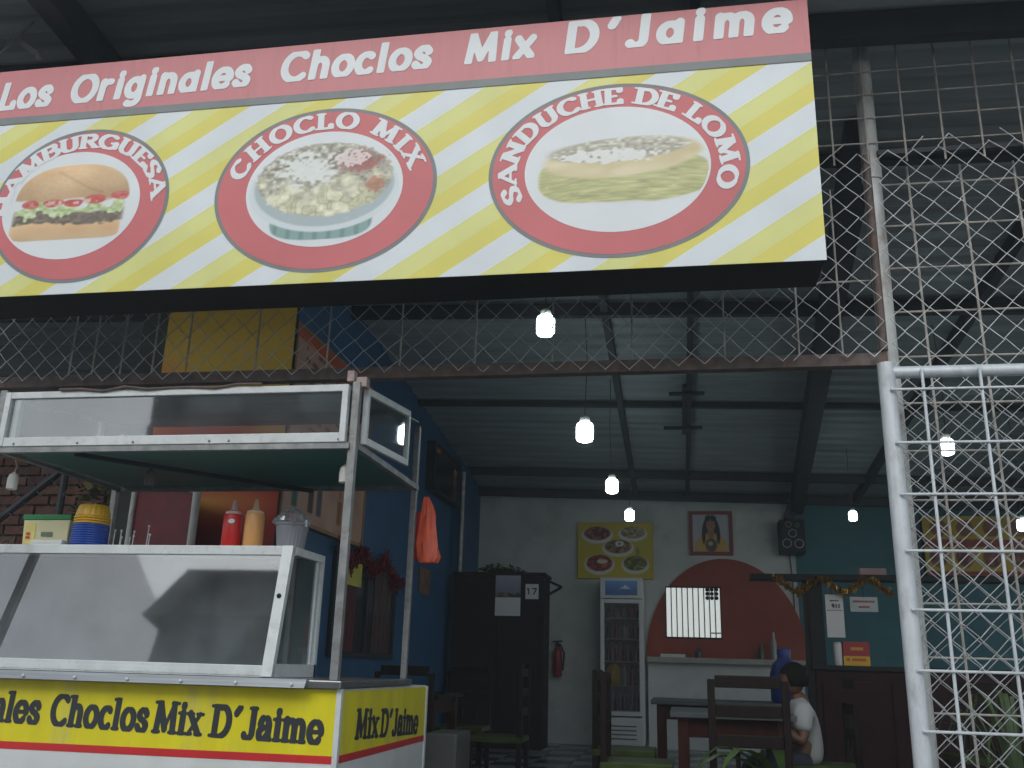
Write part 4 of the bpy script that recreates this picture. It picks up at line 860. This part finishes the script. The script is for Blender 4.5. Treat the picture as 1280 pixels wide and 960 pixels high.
tag(lathe('juice_jug', [(.07,0),(.085,.02),(.085,.20),(.06,.25),(.035,.27),(.035,.29)], (x0+.16,yf+.2,.76), mat('juice_yellow', (.60,.36,.02), .3), None, 20), 'yellow juice jug inside the drinks cooler', 'jug')
# dishes poster
a, c = P(722,653,'y',YB-.06), P(817,724,'y',YB-.06)
dp = thing('dishes_poster', 'yellow poster showing five plates of food above the drinks cooler', 'poster', ((a.x+c.x)/2,YB-.03,c.z))
box('backing', (a.x,YB-.055,c.z), (c.x,YB-.004,a.z), mat('mustard_edge', (.45,.36,.03), .6), dp)
picture('print', (a.x+.008,YB-.0575,c.z+.008), (c.x-a.x-.016,0,0), (0,0,a.z-c.z-.016), 90, 70, dishes, dp)
# portrait
a, c = P(861,639,'y',YB-.04), P(917,694,'y',YB-.04)
pt = thing('portrait_picture', 'red framed portrait of a dark haired figure in yellow on white wall', 'picture', ((a.x+c.x)/2,YB-.02,c.z))
box('backing', (a.x+.02,YB-.02,c.z+.02), (c.x-.02,YB-.004,a.z-.02), m_dark, pt)
fm = mat('maroon_frame', (.22,.025,.03), .5)
for p, q in (((a.x,c.z),(c.x,c.z+.045)),((a.x,a.z-.045),(c.x,a.z)),((a.x,c.z+.045),(a.x+.045,a.z-.045)),((c.x-.045,c.z+.045),(c.x,a.z-.045))): box('frame_rail', (p[0],YB-.045,p[1]), (q[0],YB-.003,q[1]), fm, pt)
picture('print', (a.x+.045,YB-.0225,c.z+.045), (c.x-a.x-.09,0,0), (0,0,a.z-c.z-.09), 70, 70, portrait, pt)
# speaker
a, c = P(974,649,'y',12.75), P(1008,691,'y',12.75)
sk = thing('loudspeaker', 'black loudspeaker with several round cones at the wall corner', 'loudspeaker', ((a.x+c.x)/2,12.9,c.z))
box('cabinet', (a.x,12.75,c.z), (c.x,YB-.03,a.z), m_dark, sk, bevel=.015)
W_, H_ = c.x-a.x, a.z-c.z; mc = mat('cone_grey', (.20,.21,.22), .35, metal=.4)
for u, v, r_ in ((.36,.84,.12),(.50,.58,.17),(.26,.28,.19),(.74,.27,.19),(.70,.82,.08)):
    cc = (a.x+W_*u, 12.748, c.z+H_*v); rad = W_*r_
    o = lathe('cone_rim', [(rad*.82,.002),(rad*.86,-.014),(rad,-.014),(rad,.002)], cc, mc, sk, 20, axis='y')
    lathe('cone', [(rad*.80,-.004),(rad*.3,-.001),(rad*.25,-.010),(rad*.01,-.014)], cc, m_dark, sk, 20, axis='y')
tag(tube('speaker_cable', [((a.x+c.x)/2-.02,13.06,c.z),((a.x+c.x)/2,13.06,2.2),((a.x+c.x)/2+.01,13.06,1.13)], .008, m_cord), 'thin dark cable running down from the loudspeaker', 'cable')
# wardrobe
YD = 11.2
xa, xb, zt_w = P(568,716,'y',YD).x, P(680,720,'y',YD).x, 2.0
wd = thing('wardrobe', 'tall dark brown wooden wardrobe beside the blue wall', 'wardrobe', ((xa+xb)/2,YD+.28,0))
box('carcass', (xa,YD+.02,.05), (xb,YD+.55,zt_w), m_brownd, wd, bevel=.006)
for p, q in ((xa+.02,(xa+xb)/2-.004),((xa+xb)/2+.004,xb-.02)):
    d = box('door', (p,YD,.10), (q,YD+.019,zt_w-.05), m_brownd, wd, bevel=.005)
    box('door_panel', (p+.08,YD-.006,.25), (q-.08,YD-.001,zt_w-.25), m_brownd, wd)
box('cornice', (xa-.02,YD-.02,zt_w+.001), (xb+.02,YD+.56,zt_w+.04), m_brownd, wd, bevel=.008)
wc = thing('wall_calendar', 'calendar with picture above a white sheet on the wardrobe door', 'calendar', (-2.0,YD-.012,1.5))
p, q = P(620,718,'y',YD-.012), P(650,770,'y',YD-.012); mid = P(620,746,'y',YD-.012).z
picture('calendar_picture', (p.x,YD-.012,mid), (q.x-p.x,0,0), (0,0,p.z-mid), 24, 24, lambda U,V: np.stack([.45+.2*V-.3*(V<.2)*(vnoise(U,V,12,81)>.4),.45+.2*V-.3*(V<.2)*(vnoise(U,V,12,81)>.4),.52+.2*V-.3*(V<.2)],-1), wc)
box('sheet', (p.x,YD-.013,q.z), (q.x,YD-.007,mid-.004), m_paper, wc)
p, q = P(657,730,'y',YD-.012), P(673,749,'y',YD-.012)
nn = thing('number_card', 'small white card reading 17 on the wardrobe door', 'card', ((p.x+q.x)/2,YD-.01,q.z))
box('card', (p.x,YD-.012,q.z), (q.x,YD-.007,p.z), m_paper, nn)
zc = (p.z+q.z)/2-.035
for k, pts in enumerate((((.10,.9),(.25,1.0),(.25,0)),((.5,1),(.85,1),(.62,0)))):
    b = MB()
    for (u0,v0),(u1,v1) in zip(pts[:-1], pts[1:]): b.bar((p.x+(q.x-p.x)*u0,YD-.0135,zc+.07*v0), (p.x+(q.x-p.x)*u1,YD-.0135,zc+.07*v1), .016, .002, up=(0,1,0))
    b.build('digit', m_ink, nn)
hb_ = thing('metal_hook', 'bent dark metal bracket sticking out beside the wardrobe top', 'bracket', (xb,YD+.2,1.85))
bar('arm', (xb,YD+.2,zt_w-.03), (xb+.19,YD+.2,zt_w-.11), .02, .03, m_dark, hb_); bar('brace', (xb,YD+.2,zt_w-.22), (xb+.19,YD+.2,zt_w-.11), .02, .03, m_dark, hb_)
pl = thing('trailing_plant', 'low dark trailing plant lying on top of the wardrobe', 'plant', (-2.15,YD+.2,zt_w+.04))
leafmass('foliage', (-2.15,YD+.2,zt_w+.09), (.30,.15,.05), 240, m_leaf, pl, .07, 14); tube('stem', [(-2.4,YD+.2,zt_w+.045),(-2.15,YD+.22,zt_w+.06),(-1.9,YD+.2,zt_w+.045)], .012, m_wood, pl, 6)
# extinguisher
p, q = P(691,800,'y',12.95), P(703,846,'y',12.95); cx = (p.x+q.x)/2
ex = thing('fire_extinguisher', 'dark red fire extinguisher hung on the white back wall', 'extinguisher', (cx,12.97,q.z))
lathe('cylinder', [(.05,0),(.062,.015),(.062,.30),(.05,.35),(.025,.38)], (cx,12.97,q.z), mat('ext_red', (.30,.02,.03), .4), ex, 18)
lathe('valve', [(.025,0),(.028,.03),(.02,.06)], (cx,12.97,q.z+.38), m_dark, ex, 12); bar('handle', (cx-.07,12.97,q.z+.45), (cx+.06,12.97,q.z+.46), .02, .02, m_dark, ex)
tube('hose', [(cx+.03,12.96,q.z+.42),(cx+.09,12.95,q.z+.3),(cx+.07,12.95,q.z+.08)], .012, m_dark, ex, 8); box('mount', (cx-.03,13.03,q.z+.15), (cx+.03,YB-.001,q.z+.25), m_dark, ex)
# bar shelf objects
for px, lab, col, hgt, rad in ((845,'low white box on the bar shelf',None,0,0),(873,'small dark jar on the bar shelf below the window',(.04,.04,.05),.13,.045),(952,'short green bottle on the bar shelf',(.05,.09,.04),.20,.04),(968,'tall clear bottle on the bar shelf by the blue jug',(.3,.32,.3),.34,.04)):
    p = P(px,820,'y',12.85)
    if col is None: tag(box('white_box', (p.x-.20,12.80,1.13), (p.x+.12,12.95,1.17), m_whv, bevel=.006), lab, 'box')
    else: tag(lathe('shelf_bottle', [(rad,0),(rad,hgt*.6),(rad*.5,hgt*.78),(rad*.4,hgt),(rad*.2,hgt)], (p.x,12.86,1.13), mat('bt_%d' % px, col, .2), None, 14), lab, 'bottle')
# ================================================================ SERVICE COUNTER
YK = 8.0
x0, x1 = 1.05, 4.2; zk = P(1060,832,'y',YK).z
ks = thing('service_counter', 'dark red service counter with a glazed top frame', 'counter', (2.5,YK+.3,0))
box('counter_front', (x0,YK,.0), (x1,YK+.5,zk-.04), m_redw, ks)
for k in range(6): box('front_panel', (x0+.04+.52*k,YK-.014,.08), (x0+.52+.52*k,YK-.002,zk-.12), m_redw, ks, bevel=.004)
box('counter_board', (x0-.03,YK-.03,zk-.039), (x1,YK+.52,zk), m_dark, ks, bevel=.006)
zs = P(1030,722,'y',YK).z; xs_ = P(938,722,'y',YK).x
box('post', (x0-.02,YK,zk), (x0+.09,YK+.06,zs-.02), m_dark, ks)
bar('top_board', (xs_,YK+.05,zs), (x1,YK+.05,zs), .16, .05, m_dark, ks, bevel=.004)
box('post', (x0-.06,YK+.01,0), (x0-.002,YK+.07,zs-.03), m_dark, ks)
box('top_hanger', (3.9,YK+.02,zs+.02), (3.95,YK+.08,roofz(3.9,YK)), m_dark, ks)
def note(name, pa, pb, y, lab, m, lines=(), cat='notice'):
    a, c = P(*pa,'y',y), P(*pb,'y',y); t = thing(name, lab, cat, ((a.x+c.x)/2,y,c.z))
    box('sheet', (a.x,y,c.z), (c.x,y+.006,a.z), m, t)
    for (u0,u1,v,h,mm) in lines: box('print_line', (a.x+(c.x-a.x)*u0,y-.0012,c.z+(a.z-c.z)*v), (a.x+(c.x-a.x)*u1,y-.0002,c.z+(a.z-c.z)*(v+h)), mm, t)
    return t, a, c
m_txt = mat('print_dark', (.10,.10,.12), .6); m_txr = mat('print_red', (.35,.10,.10), .6)
t, a, c = note('paper_notice', (1031,743), (1057,797), YK-.004, 'long white notice reading 911 pinned on the counter post', m_paper, [(.25,.75,.84,.03,m_txt),(.06,.94,.62,.015,m_txt)])
zc = c.z+(a.z-c.z)*.68; hh = (a.z-c.z)*.10; uw = (c.x-a.x)
def digit9(cx): return [[(cx+.05*uw*math.cos(t), zc+hh*.68+.3*hh*math.sin(t)) for t in np.linspace(0,6.28,14)], [(cx+.05*uw,zc+hh*.68),(cx+.02*uw,zc)]]
dg = digit9(a.x+uw*.42)+[[(a.x+uw*.60,zc),(a.x+uw*.60,zc+hh)]]+[[(a.x+uw*.76,zc),(a.x+uw*.76,zc+hh)]]
for pts in dg:
    b = MB()
    for (ux,uz),(vx,vz) in zip(pts[:-1], pts[1:]): b.bar((ux,YK-.0065,uz), (vx,YK-.0065,vz), .010, .002, up=(0,1,0))
    b.build('digit', m_txt, t)
box('notice_wire', ((a.x+c.x)/2-.02,YK,a.z), ((a.x+c.x)/2-.014,YK+.006,zs-.02), m_cord, t)
t, a, c = note('paper_notice', (1062,746), (1098,765), YK-.004, 'wide pale notice with red print hanging under the counter top board', mat('paper2', (.45,.50,.50), .7), [(.1,.9,.62,.14,m_txr),(.3,.7,.25,.14,m_txr)])
box('notice_wire', ((a.x+c.x)/2-.003,YK,a.z), ((a.x+c.x)/2+.003,YK+.006,zs-.02), m_cord, t)
def flyer(U, V):
    im = np.ones(U.shape+(3,))*np.array([.62,.12,.16]); put(im, (V < .38)*1.0, (.85,.68,.10)); put(im, ((np.abs(V-.72) < .07)*(vnoise(U,V*0,14,91) > .35)*(U > .15)*(U < .85))*1.0, (.80,.55,.15)); put(im, ((np.abs(V-.25) < .05)*(vnoise(U,V*0,14,92) > .35)*(U > .1)*(U < .9))*1.0, (.75,.35,.08)); return im
a, c = P(1053,802,'y',YK+.1), P(1088,828,'y',YK+.1)
fy = thing('snack_box', 'red and yellow printed carton standing on the service counter', 'carton', ((a.x+c.x)/2,YK+.14,zk))
box('carton', (a.x,YK+.102,zk), (c.x,YK+.18,a.z), mat('carton_red', (.35,.03,.04), .6), fy); picture('print', (a.x,YK+.0995,zk+.002), (c.x-a.x,0,0), (0,0,a.z-zk-.002), 40, 24, flyer, fy)
tag(lathe('napkin_roll', [(.03,0),(.034,.01),(.034,.17),(.03,.18),(.008,.182)], (a.x-.04,YK+.12,zk), m_paper, None, 16), 'white paper roll beside the red and yellow carton', 'roll')
a, c = P(1073,711,'y',YK+.05), P(1107,722,'y',YK+.05)
tag(MB().box((a.x,YK,zs+.025),(c.x,YK+.16,a.z)).build('pink_box', mat('dusty_pink', (.34,.22,.22), .7), bevel=.006), 'dusty pink box lying on the counter top board', 'box')
gl = MB(); rr = random.Random(15)
for k in range(1500):
    t = rr.random(); x = P(968,735,'y',YK-.06).x+(P(1115,735,'y',YK-.06).x-P(968,735,'y',YK-.06).x)*t
    z = zs-.02-.05*(1-math.cos(t*math.pi*5))+rr.gauss(0,.014); p = Vector((x+rr.gauss(0,.01), YK-.06+rr.gauss(0,.014), z))
    d = Vector((rr.gauss(0,1),rr.gauss(0,1),rr.gauss(0,1))).normalized()*.018; e = d.cross(Vector((0,.3,1))).normalized()*.0035
    gl.add([p-d-e,p-d+e,p+d+e,p+d-e], [(0,1,2,3)])
tag(gl.build('gold_tinsel', mat('gold_tinsel', (.55,.33,.05), .25, metal=.7)), 'gold tinsel garland looped along the counter top board', 'garland')
# striped poster behind the gate
a, c = P(1152,645,'y',12.9), P(1330,722,'y',12.9)
def strip(U, V):
    im = np.ones(U.shape+(3,))*np.array([.72,.62,.10]); n = vnoise(U*3,V,14,95)
    put(im, (V < .10)*1.0, (.5,.08,.08)); put(im, (np.abs(V-.55) < .07)*1.0, (.55,.10,.10))
    for k in range(5): f = ell(U,V,.1+.2*k,.32,.07,.18,.1); put(im, f, (.45,.22,.12)); im += (f*(n-.5)*.4)[...,None]; f = ell(U,V,.12+.2*k,.80,.07,.15,.1); put(im, f, (.5,.3,.15))
    return im
sp_ = thing('striped_poster', 'long yellow food poster with red bands on the teal wall', 'poster', ((a.x+c.x)/2,YB-.06,c.z))
box('backing', (a.x,12.92,c.z), (c.x,YB-.021,a.z), m_dark, sp_); picture('print', (a.x,12.916,c.z), (c.x-a.x,0,0), (0,0,a.z-c.z), 110, 40, strip, sp_)
# water jug
p = P(985,820,'y',7.6)
# ================================================================ TABLES, CHAIRS
m_cloth = mat('grey_cloth', (.075,.085,.088), .6, spec=.12, var=.15)
m_rwood = mat('red_wood', (.035,.010,.007), .45, spec=.12, var=.3, scale=5, stretch=(5,5,1))
m_seat = mat('green_seat', (.05,.075,.018), .4, spec=.12, var=.25)
def table(x, y, wx, wy, h, lab, top):
    t = thing('dining_table', lab, 'table', (x,y,0), 'tables set out in the eatery')
    box('table_top', (x-wx/2,y-wy/2,h-.03), (x+wx/2,y+wy/2,h), top, t, bevel=.006)
    for s in (-1,1):
        box('apron', (x-wx/2+.08,y+s*(wy/2-.07)-.012,h-.13), (x+wx/2-.08,y+s*(wy/2-.07)+.012,h-.031), m_rwood, t)
        box('apron', (x+s*(wx/2-.07)-.012,y-wy/2+.09,h-.13), (x+s*(wx/2-.07)+.012,y+wy/2-.09,h-.031), m_rwood, t)
        for q in (-1,1): box('leg', (x+s*(wx/2-.07)-.03,y+q*(wy/2-.07)-.03,0), (x+s*(wx/2-.07)+.03,y+q*(wy/2-.07)+.03,h-.031), m_rwood, t, bevel=.004)
    return t
def chair(x, y, rz, lab, h=.95, seat=None):
    t = thing('dining_chair', lab, 'chair', (x,y,0), 'chairs set round the tables')
    t.rotation_euler.z = rz
    def bx_(n, a, c, m): 
        o = MB().box(a, c); me = o.build(n, m, None, bevel=.005); me.parent = t; return me
    bx_('seat', (-.20,-.20,.42), (.20,.20,.46), seat or m_seat)
    for sx in (-1,1):
        bx_('leg', (sx*.18-.018,-.20,0), (sx*.18+.018,-.164,.419), m_wood)
        bx_('leg', (sx*.18-.018,.164,0), (sx*.18+.018,.20,h), m_wood)
    for z in (.60,.74,.88): bx_('back_slat', (-.161,.172,z), (.161,.192,z+.06), m_wood)
    for sx in (-.06,.06): bx_('back_spindle', (sx-.012,.176,.50), (sx+.012,.188,.598), m_wood)
    bx_('stretcher', (-.161,-.19,.20), (.161,-.172,.225), m_wood); bx_('stretcher', (-.161,.172,.20), (.161,.19,.225), m_wood)
    return t
pA = P(912,885,'y',5.7)
table(pA.x,5.75,.66,.75,.745,'grey topped red wood table nearest the open entrance', m_cloth)
table(P(905,870,'y',7.4).x,7.4,1.05,.7,.755,'grey topped table between the child and the bar shelf', m_cloth)
table(-2.05,7.0,.8,.8,.75,'dark table standing behind the cart beside the blue wall', m_wood)
chair(pA.x+.06,5.2,R(180),'dark wooden chair with its back to the entrance at the grey table',.92)
chair(pA.x-.52,5.75,R(90),'dark wooden chair at the cooler end of the near grey table',.93)
chair(pA.x-.64,6.6,R(90),'dark wooden chair between the two grey tables',.95)
chair(-1.35,7.3,R(-90),'dark green seated chair beside the dark table behind the cart',.98)
chair(-1.85,8.3,R(0),'green seated chair behind the dark table facing the cart',.9)
chair(-1.75,6.25,R(180),'green seated chair between the cart and the dark table',.9)
chair(2.0,7.2,R(180),'dark wooden chair drawn up to the service counter',.95)
tag(box('storage_crate', (P(532,900,'y',5.9).x,5.9,0), (P(572,900,'y',5.9).x,6.3,.55), mat('crate_grey', (.09,.095,.09), .6, var=.2), bevel=.01), 'pale grey storage bin behind the corner of the cart', 'bin')
# blue jug on the far table
p = P(983,860,'y',7.2)
jg = thing('water_jug', 'blue plastic water jug on the far grey table', 'jug', (p.x-.0,7.25,.755))
lathe('jug_body', [(.09,0),(.105,.02),(.105,.20),(.085,.27),(.05,.30),(.045,.33)], (p.x,7.25,.755), mat('jug_blue', (.008,.025,.15), .4), jg, 22); lathe('jug_cap', [(.05,0),(.05,.04),(.02,.05)], (p.x,7.25,1.085), mat('jug_cap', (.02,.05,.22), .4), jg, 16)
# ================================================================ PERSON
def skin_fig(name, joints, edges, m, root, sub=2):
    me = bpy.data.meshes.new(name); me.from_pydata([j[0] for j in joints], edges, []); o = bpy.data.objects.new(name, me); C.objects.link(o)
    o.modifiers.new('s', 'SKIN'); sv = me.skin_vertices[0].data
    for v, j in zip(sv, joints): v.radius = j[1] if isinstance(j[1], tuple) else (j[1], j[1])
    sv[root].use_root = True
    s = o.modifiers.new('u', 'SUBSURF'); s.levels = sub; s.render_levels = sub
    dg = bpy.context.evaluated_depsgraph_get(); m2 = bpy.data.meshes.new_from_object(o.evaluated_get(dg)); bpy.data.objects.remove(o)
    for p_ in m2.polygons: p_.use_smooth = True
    m2.materials.clear(); m2.materials.append(m); o2 = bpy.data.objects.new(name, m2); C.objects.link(o2); return o2
YPp = 6.05; hp = P(992,846,'y',YPp); bx0 = hp.x
seatz = .38
ps = thing('person', 'seated child in a white short sleeved shirt with dark hair', 'person', (bx0+.06,YPp,0))
m_skin = mat('skin', (.13,.06,.035), .55, var=.05); m_shirt = mat('white_shirt', (.34,.36,.36), .8, var=.06); m_hair = mat('hair', (.008,.007,.006), .7, spec=.1); m_tr = mat('trousers', (.02,.025,.04), .8)
X0 = bx0+.07
J = [((X0,YPp,seatz+.08),.08),((X0,YPp,seatz+.22),.074),((X0-.02,YPp,seatz+.36),.070),((X0-.04,YPp,seatz+.42),.05),((X0-.06,YPp,seatz+.48),.045),
     ((X0-.04,YPp-.12,seatz+.36),.045),((X0-.06,YPp-.17,seatz+.20),.038),((X0-.20,YPp-.15,seatz+.30),.030),((X0-.27,YPp-.12,seatz+.32),.024),
     ((X0-.04,YPp+.12,seatz+.36),.045),((X0-.06,YPp+.17,seatz+.20),.038),((X0-.20,YPp+.15,seatz+.30),.030),((X0-.27,YPp+.12,seatz+.32),.024),
     ((X0-.10,YPp-.08,seatz+.07),.075),((X0-.34,YPp-.09,seatz+.05),.060),((X0-.34,YPp-.09,seatz-.18),.045),((X0-.34,YPp-.09,.06),.035),((X0-.44,YPp-.09,.035),.03),
     ((X0-.10,YPp+.08,seatz+.07),.075),((X0-.34,YPp+.09,seatz+.05),.060),((X0-.34,YPp+.09,seatz-.18),.045),((X0-.34,YPp+.09,.06),.035),((X0-.44,YPp+.09,.035),.03)]
Eg = [(0,1),(1,2),(2,3),(3,4),(2,5),(5,6),(6,7),(7,8),(2,9),(9,10),(10,11),(11,12),(0,13),(13,14),(14,15),(15,16),(16,17),(0,18),(18,19),(19,20),(20,21),(21,22)]
body = skin_fig('body', J, Eg, m_skin, 0)
off = ps.location
def adopt(o): o.parent = ps; o.data.transform(Matrix.Translation(-off)); return o
# head with face on the same mesh
bm = bmesh.new(); bm.from_mesh(body.data)
hc = Vector((X0-.08,YPp,seatz+.545))
def blob(c, s, seg=16):
    r_ = bmesh.ops.create_uvsphere(bm, u_segments=seg, v_segments=seg-4, radius=1)
    for v in r_['verts']: v.co = Vector((v.co.x*s[0], v.co.y*s[1], v.co.z*s[2]))+Vector(c)
blob(hc, (.074,.062,.086), 20); blob(hc+Vector((-.072,0,-.012)), (.017,.012,.017), 10); blob(hc+Vector((-.030,0,-.053)), (.042,.038,.030), 12)
for s in (-1,1):
    blob(hc+Vector((.008,s*.061,-.008)), (.015,.009,.022), 10)
    for k in range(4): blob((X0-.305-.006*abs(k-1.5),YPp+s*(.12-.025+.016*k),seatz+.322), (.036,.0075,.009), 8)
    blob((X0-.29,YPp+s*.075,seatz+.325), (.022,.009,.009), 8)
for f_ in bm.faces: f_.smooth = True
bm.to_mesh(body.data); bm.free(); adopt(body)
for s in (-1,1): adopt(MB().lathe([(.001,-.004),(.008,0),(.001,.004)], (hc.x-.067,hc.y+s*.026,hc.z+.010), 8).build('eye', m_hair))
adopt(MB().box((hc.x-.073,hc.y-.015,hc.z-.046),(hc.x-.062,hc.y+.015,hc.z-.041)).build('mouth', mat('lips', (.16,.05,.045), .5)))
b = MB(); N = 22; vs = []; fs = []
for i in range(11):
    ph = R(8+i*11.2)
    for j in range(N):
        t = 2*math.pi*j/N; fx = math.cos(t); z = math.cos(ph)
        lim = max(z, .22) if fx < -.62 else z
        k = 1.10+.04*math.sin(7*t+i)
        vs.append((hc.x+.012+(.077*k+.0035*math.sin(13*t+3*i))*math.sin(ph)*fx, hc.y+.068*k*math.sin(ph)*math.sin(t), hc.z+.008+.089*1.06*lim))
fs = [(i*N+j, i*N+(j+1)%N, (i+1)*N+(j+1)%N, (i+1)*N+j) for i in range(10) for j in range(N)]+[tuple(range(N))]
b.add(vs, fs); adopt(b.build('hair', m_hair, None, smooth=True))
JS = [((X0,YPp,seatz+.05),.088),((X0,YPp,seatz+.22),.086),((X0-.02,YPp,seatz+.375),.082),((X0-.045,YPp,seatz+.445),.050),((X0-.04,YPp-.13,seatz+.375),.062),((X0-.055,YPp-.165,seatz+.25),.056),((X0-.04,YPp+.13,seatz+.375),.062),((X0-.055,YPp+.165,seatz+.25),.056)]
adopt(skin_fig('shirt', JS, [(0,1),(1,2),(2,3),(2,4),(4,5),(2,6),(6,7)], m_shirt, 0))
for s in (-1,1):
    JT = [((X0+.01,YPp+s*.05,seatz+.08),.10),((X0-.12,YPp+s*.085,seatz+.07),.088),((X0-.35,YPp+s*.09,seatz+.05),.070),((X0-.345,YPp+s*.09,seatz-.18),.056),((X0-.34,YPp+s*.09,.10),.046)]
    adopt(skin_fig('trouser_leg', JT, [(0,1),(1,2),(2,3),(3,4)], m_tr, 0))
chair(X0+.06,YPp,R(-90),'dark wooden chair on which the child in white sits',.80)
# ================================================================ PLANTS
def strap_plant(name, lab, x, y, n, h, spread, m, seed, w_=.035, pot=True):
    rr = random.Random(seed); t = thing(name, lab, 'plant', (x,y,0))
    if pot: lathe('pot', [(.11,0),(.15,.26),(.165,.27),(.165,.30),(.14,.30),(.13,.26)], (x,y,0), mat('terracotta_pot', (.20,.07,.04), .8), t, 24)
    for k in range(n):
        a = rr.uniform(0,6.28); L = spread*rr.uniform(.6,1.2); hh = h*rr.uniform(.75,1.15); b = MB(); vs = []; N = 9
        for i in range(N+1):
            s = i/N; d = .05+L*s**1.3; z = .26+(hh-.26)*(1-(1-s*1.35)**2 if s < .74 else 1-(s*1.35-1)**2*3.2); wd_ = w_*(math.sin(math.pi*min(1,s*.9+.1))**.6)
            c_ = Vector((x+math.cos(a)*d, y+math.sin(a)*d, z)); q = Vector((-math.sin(a),math.cos(a),0))*wd_
            vs += [c_-q, c_+Vector((0,0,-wd_*.3)), c_+q]
        b.add(vs, [(3*i+j, 3*i+j+1, 3*i+j+4, 3*i+j+3) for i in range(N) for j in (0,1)]); b.build('leaf', m, t, smooth=True)
    return t
m_lg = mat('strap_leaf', (.045,.085,.018), .4, var=.3)
p = P(1000,950,'y',5.0)
strap_plant('strap_leaf_plant', 'potted plant with long arching green leaves in front of the seated child', p.x-.02, 5.02, 6, .54, .52, m_lg, 33)
p = P(868,955,'y',5.0)
strap_plant('strap_leaf_plant', 'low potted plant with glossy leaves under the near grey table edge', p.x, 5.0, 10, .42, .22, m_lg, 35)
for k, (x, y) in enumerate(((1.55,5.0),(2.0,5.1),(2.5,5.2))):
    strap_plant('fern_plant', ['bushy green fern behind the mesh gate beside its pipe post','bushy green fern in the middle behind the mesh gate','bushy green fern at the far hinge side behind the mesh gate'][k], x, y, 46, .80+.05*k, .35, mat('fern_green', (.06,.10,.035), .55, var=.4), 50+k, .012)
# ================================================================ ACROSS THE STREET (seen mirrored in the cart glass)
hs_ = thing('house', 'dark two storey house with stepped roof across the street', 'house', (-5,-15,-.15))
mh = mat('house_wall', (.14,.13,.13), .9, var=.25, scale=1.5)
box('wall', (-13.2,-20,-.15), (2.0,-13,8.6), mh, hs_)
MB().add([(-13.75,-12.9,8.5),(2.4,-12.9,8.5),(2.4,-20.5,8.5),(-13.75,-20.5,8.5),(-13.1,-13.3,10.0),(1.4,-13.3,10.0),(1.4,-19.5,10.0),(-13.1,-19.5,10.0)], [(3,2,1,0),(4,5,6,7),(0,1,5,4),(1,2,6,5),(2,3,7,6),(3,0,4,7)]).build('roof', mat('roof_dark', (.07,.06,.06), .9), hs_)
box('ground_floor_front', (-13.25,-13.06,-.15), (2.05,-12.98,6.6), mat('house_red', (.20,.06,.05), .9), hs_)
for k in range(4):
    x = -12.2+3*k; o = box('window', (x,-13.05,7.0), (x+1.4,-12.97,8.2), mat('house_pane', (.25,.27,.28), .2), hs_); box('sill', (x-.1,-13.15,6.85), (x+1.5,-12.95,6.98), m_conc, hs_)

# ================================================================ LENS VEIL (thin volume added for the camera's milky veil, not real air)
hz_ = MB().box((-70,-70,-1.5), (70,25,11.0)).build('veil_volume', None); hz_['kind'] = 'stuff'
hm = bpy.data.materials.new('lens_veil'); hm.use_nodes = True; hn = hm.node_tree.nodes
for q in list(hn): hn.remove(q)
ho = hn.new('ShaderNodeOutputMaterial'); hv = hn.new('ShaderNodeVolumePrincipled'); hv.inputs['Color'].default_value = (.84,.96,.98,1); hv.inputs['Density'].default_value = .007; hv.inputs['Anisotropy'].default_value = .3
hm.node_tree.links.new(hv.outputs[0], ho.inputs['Volume']); hz_.data.materials.append(hm)
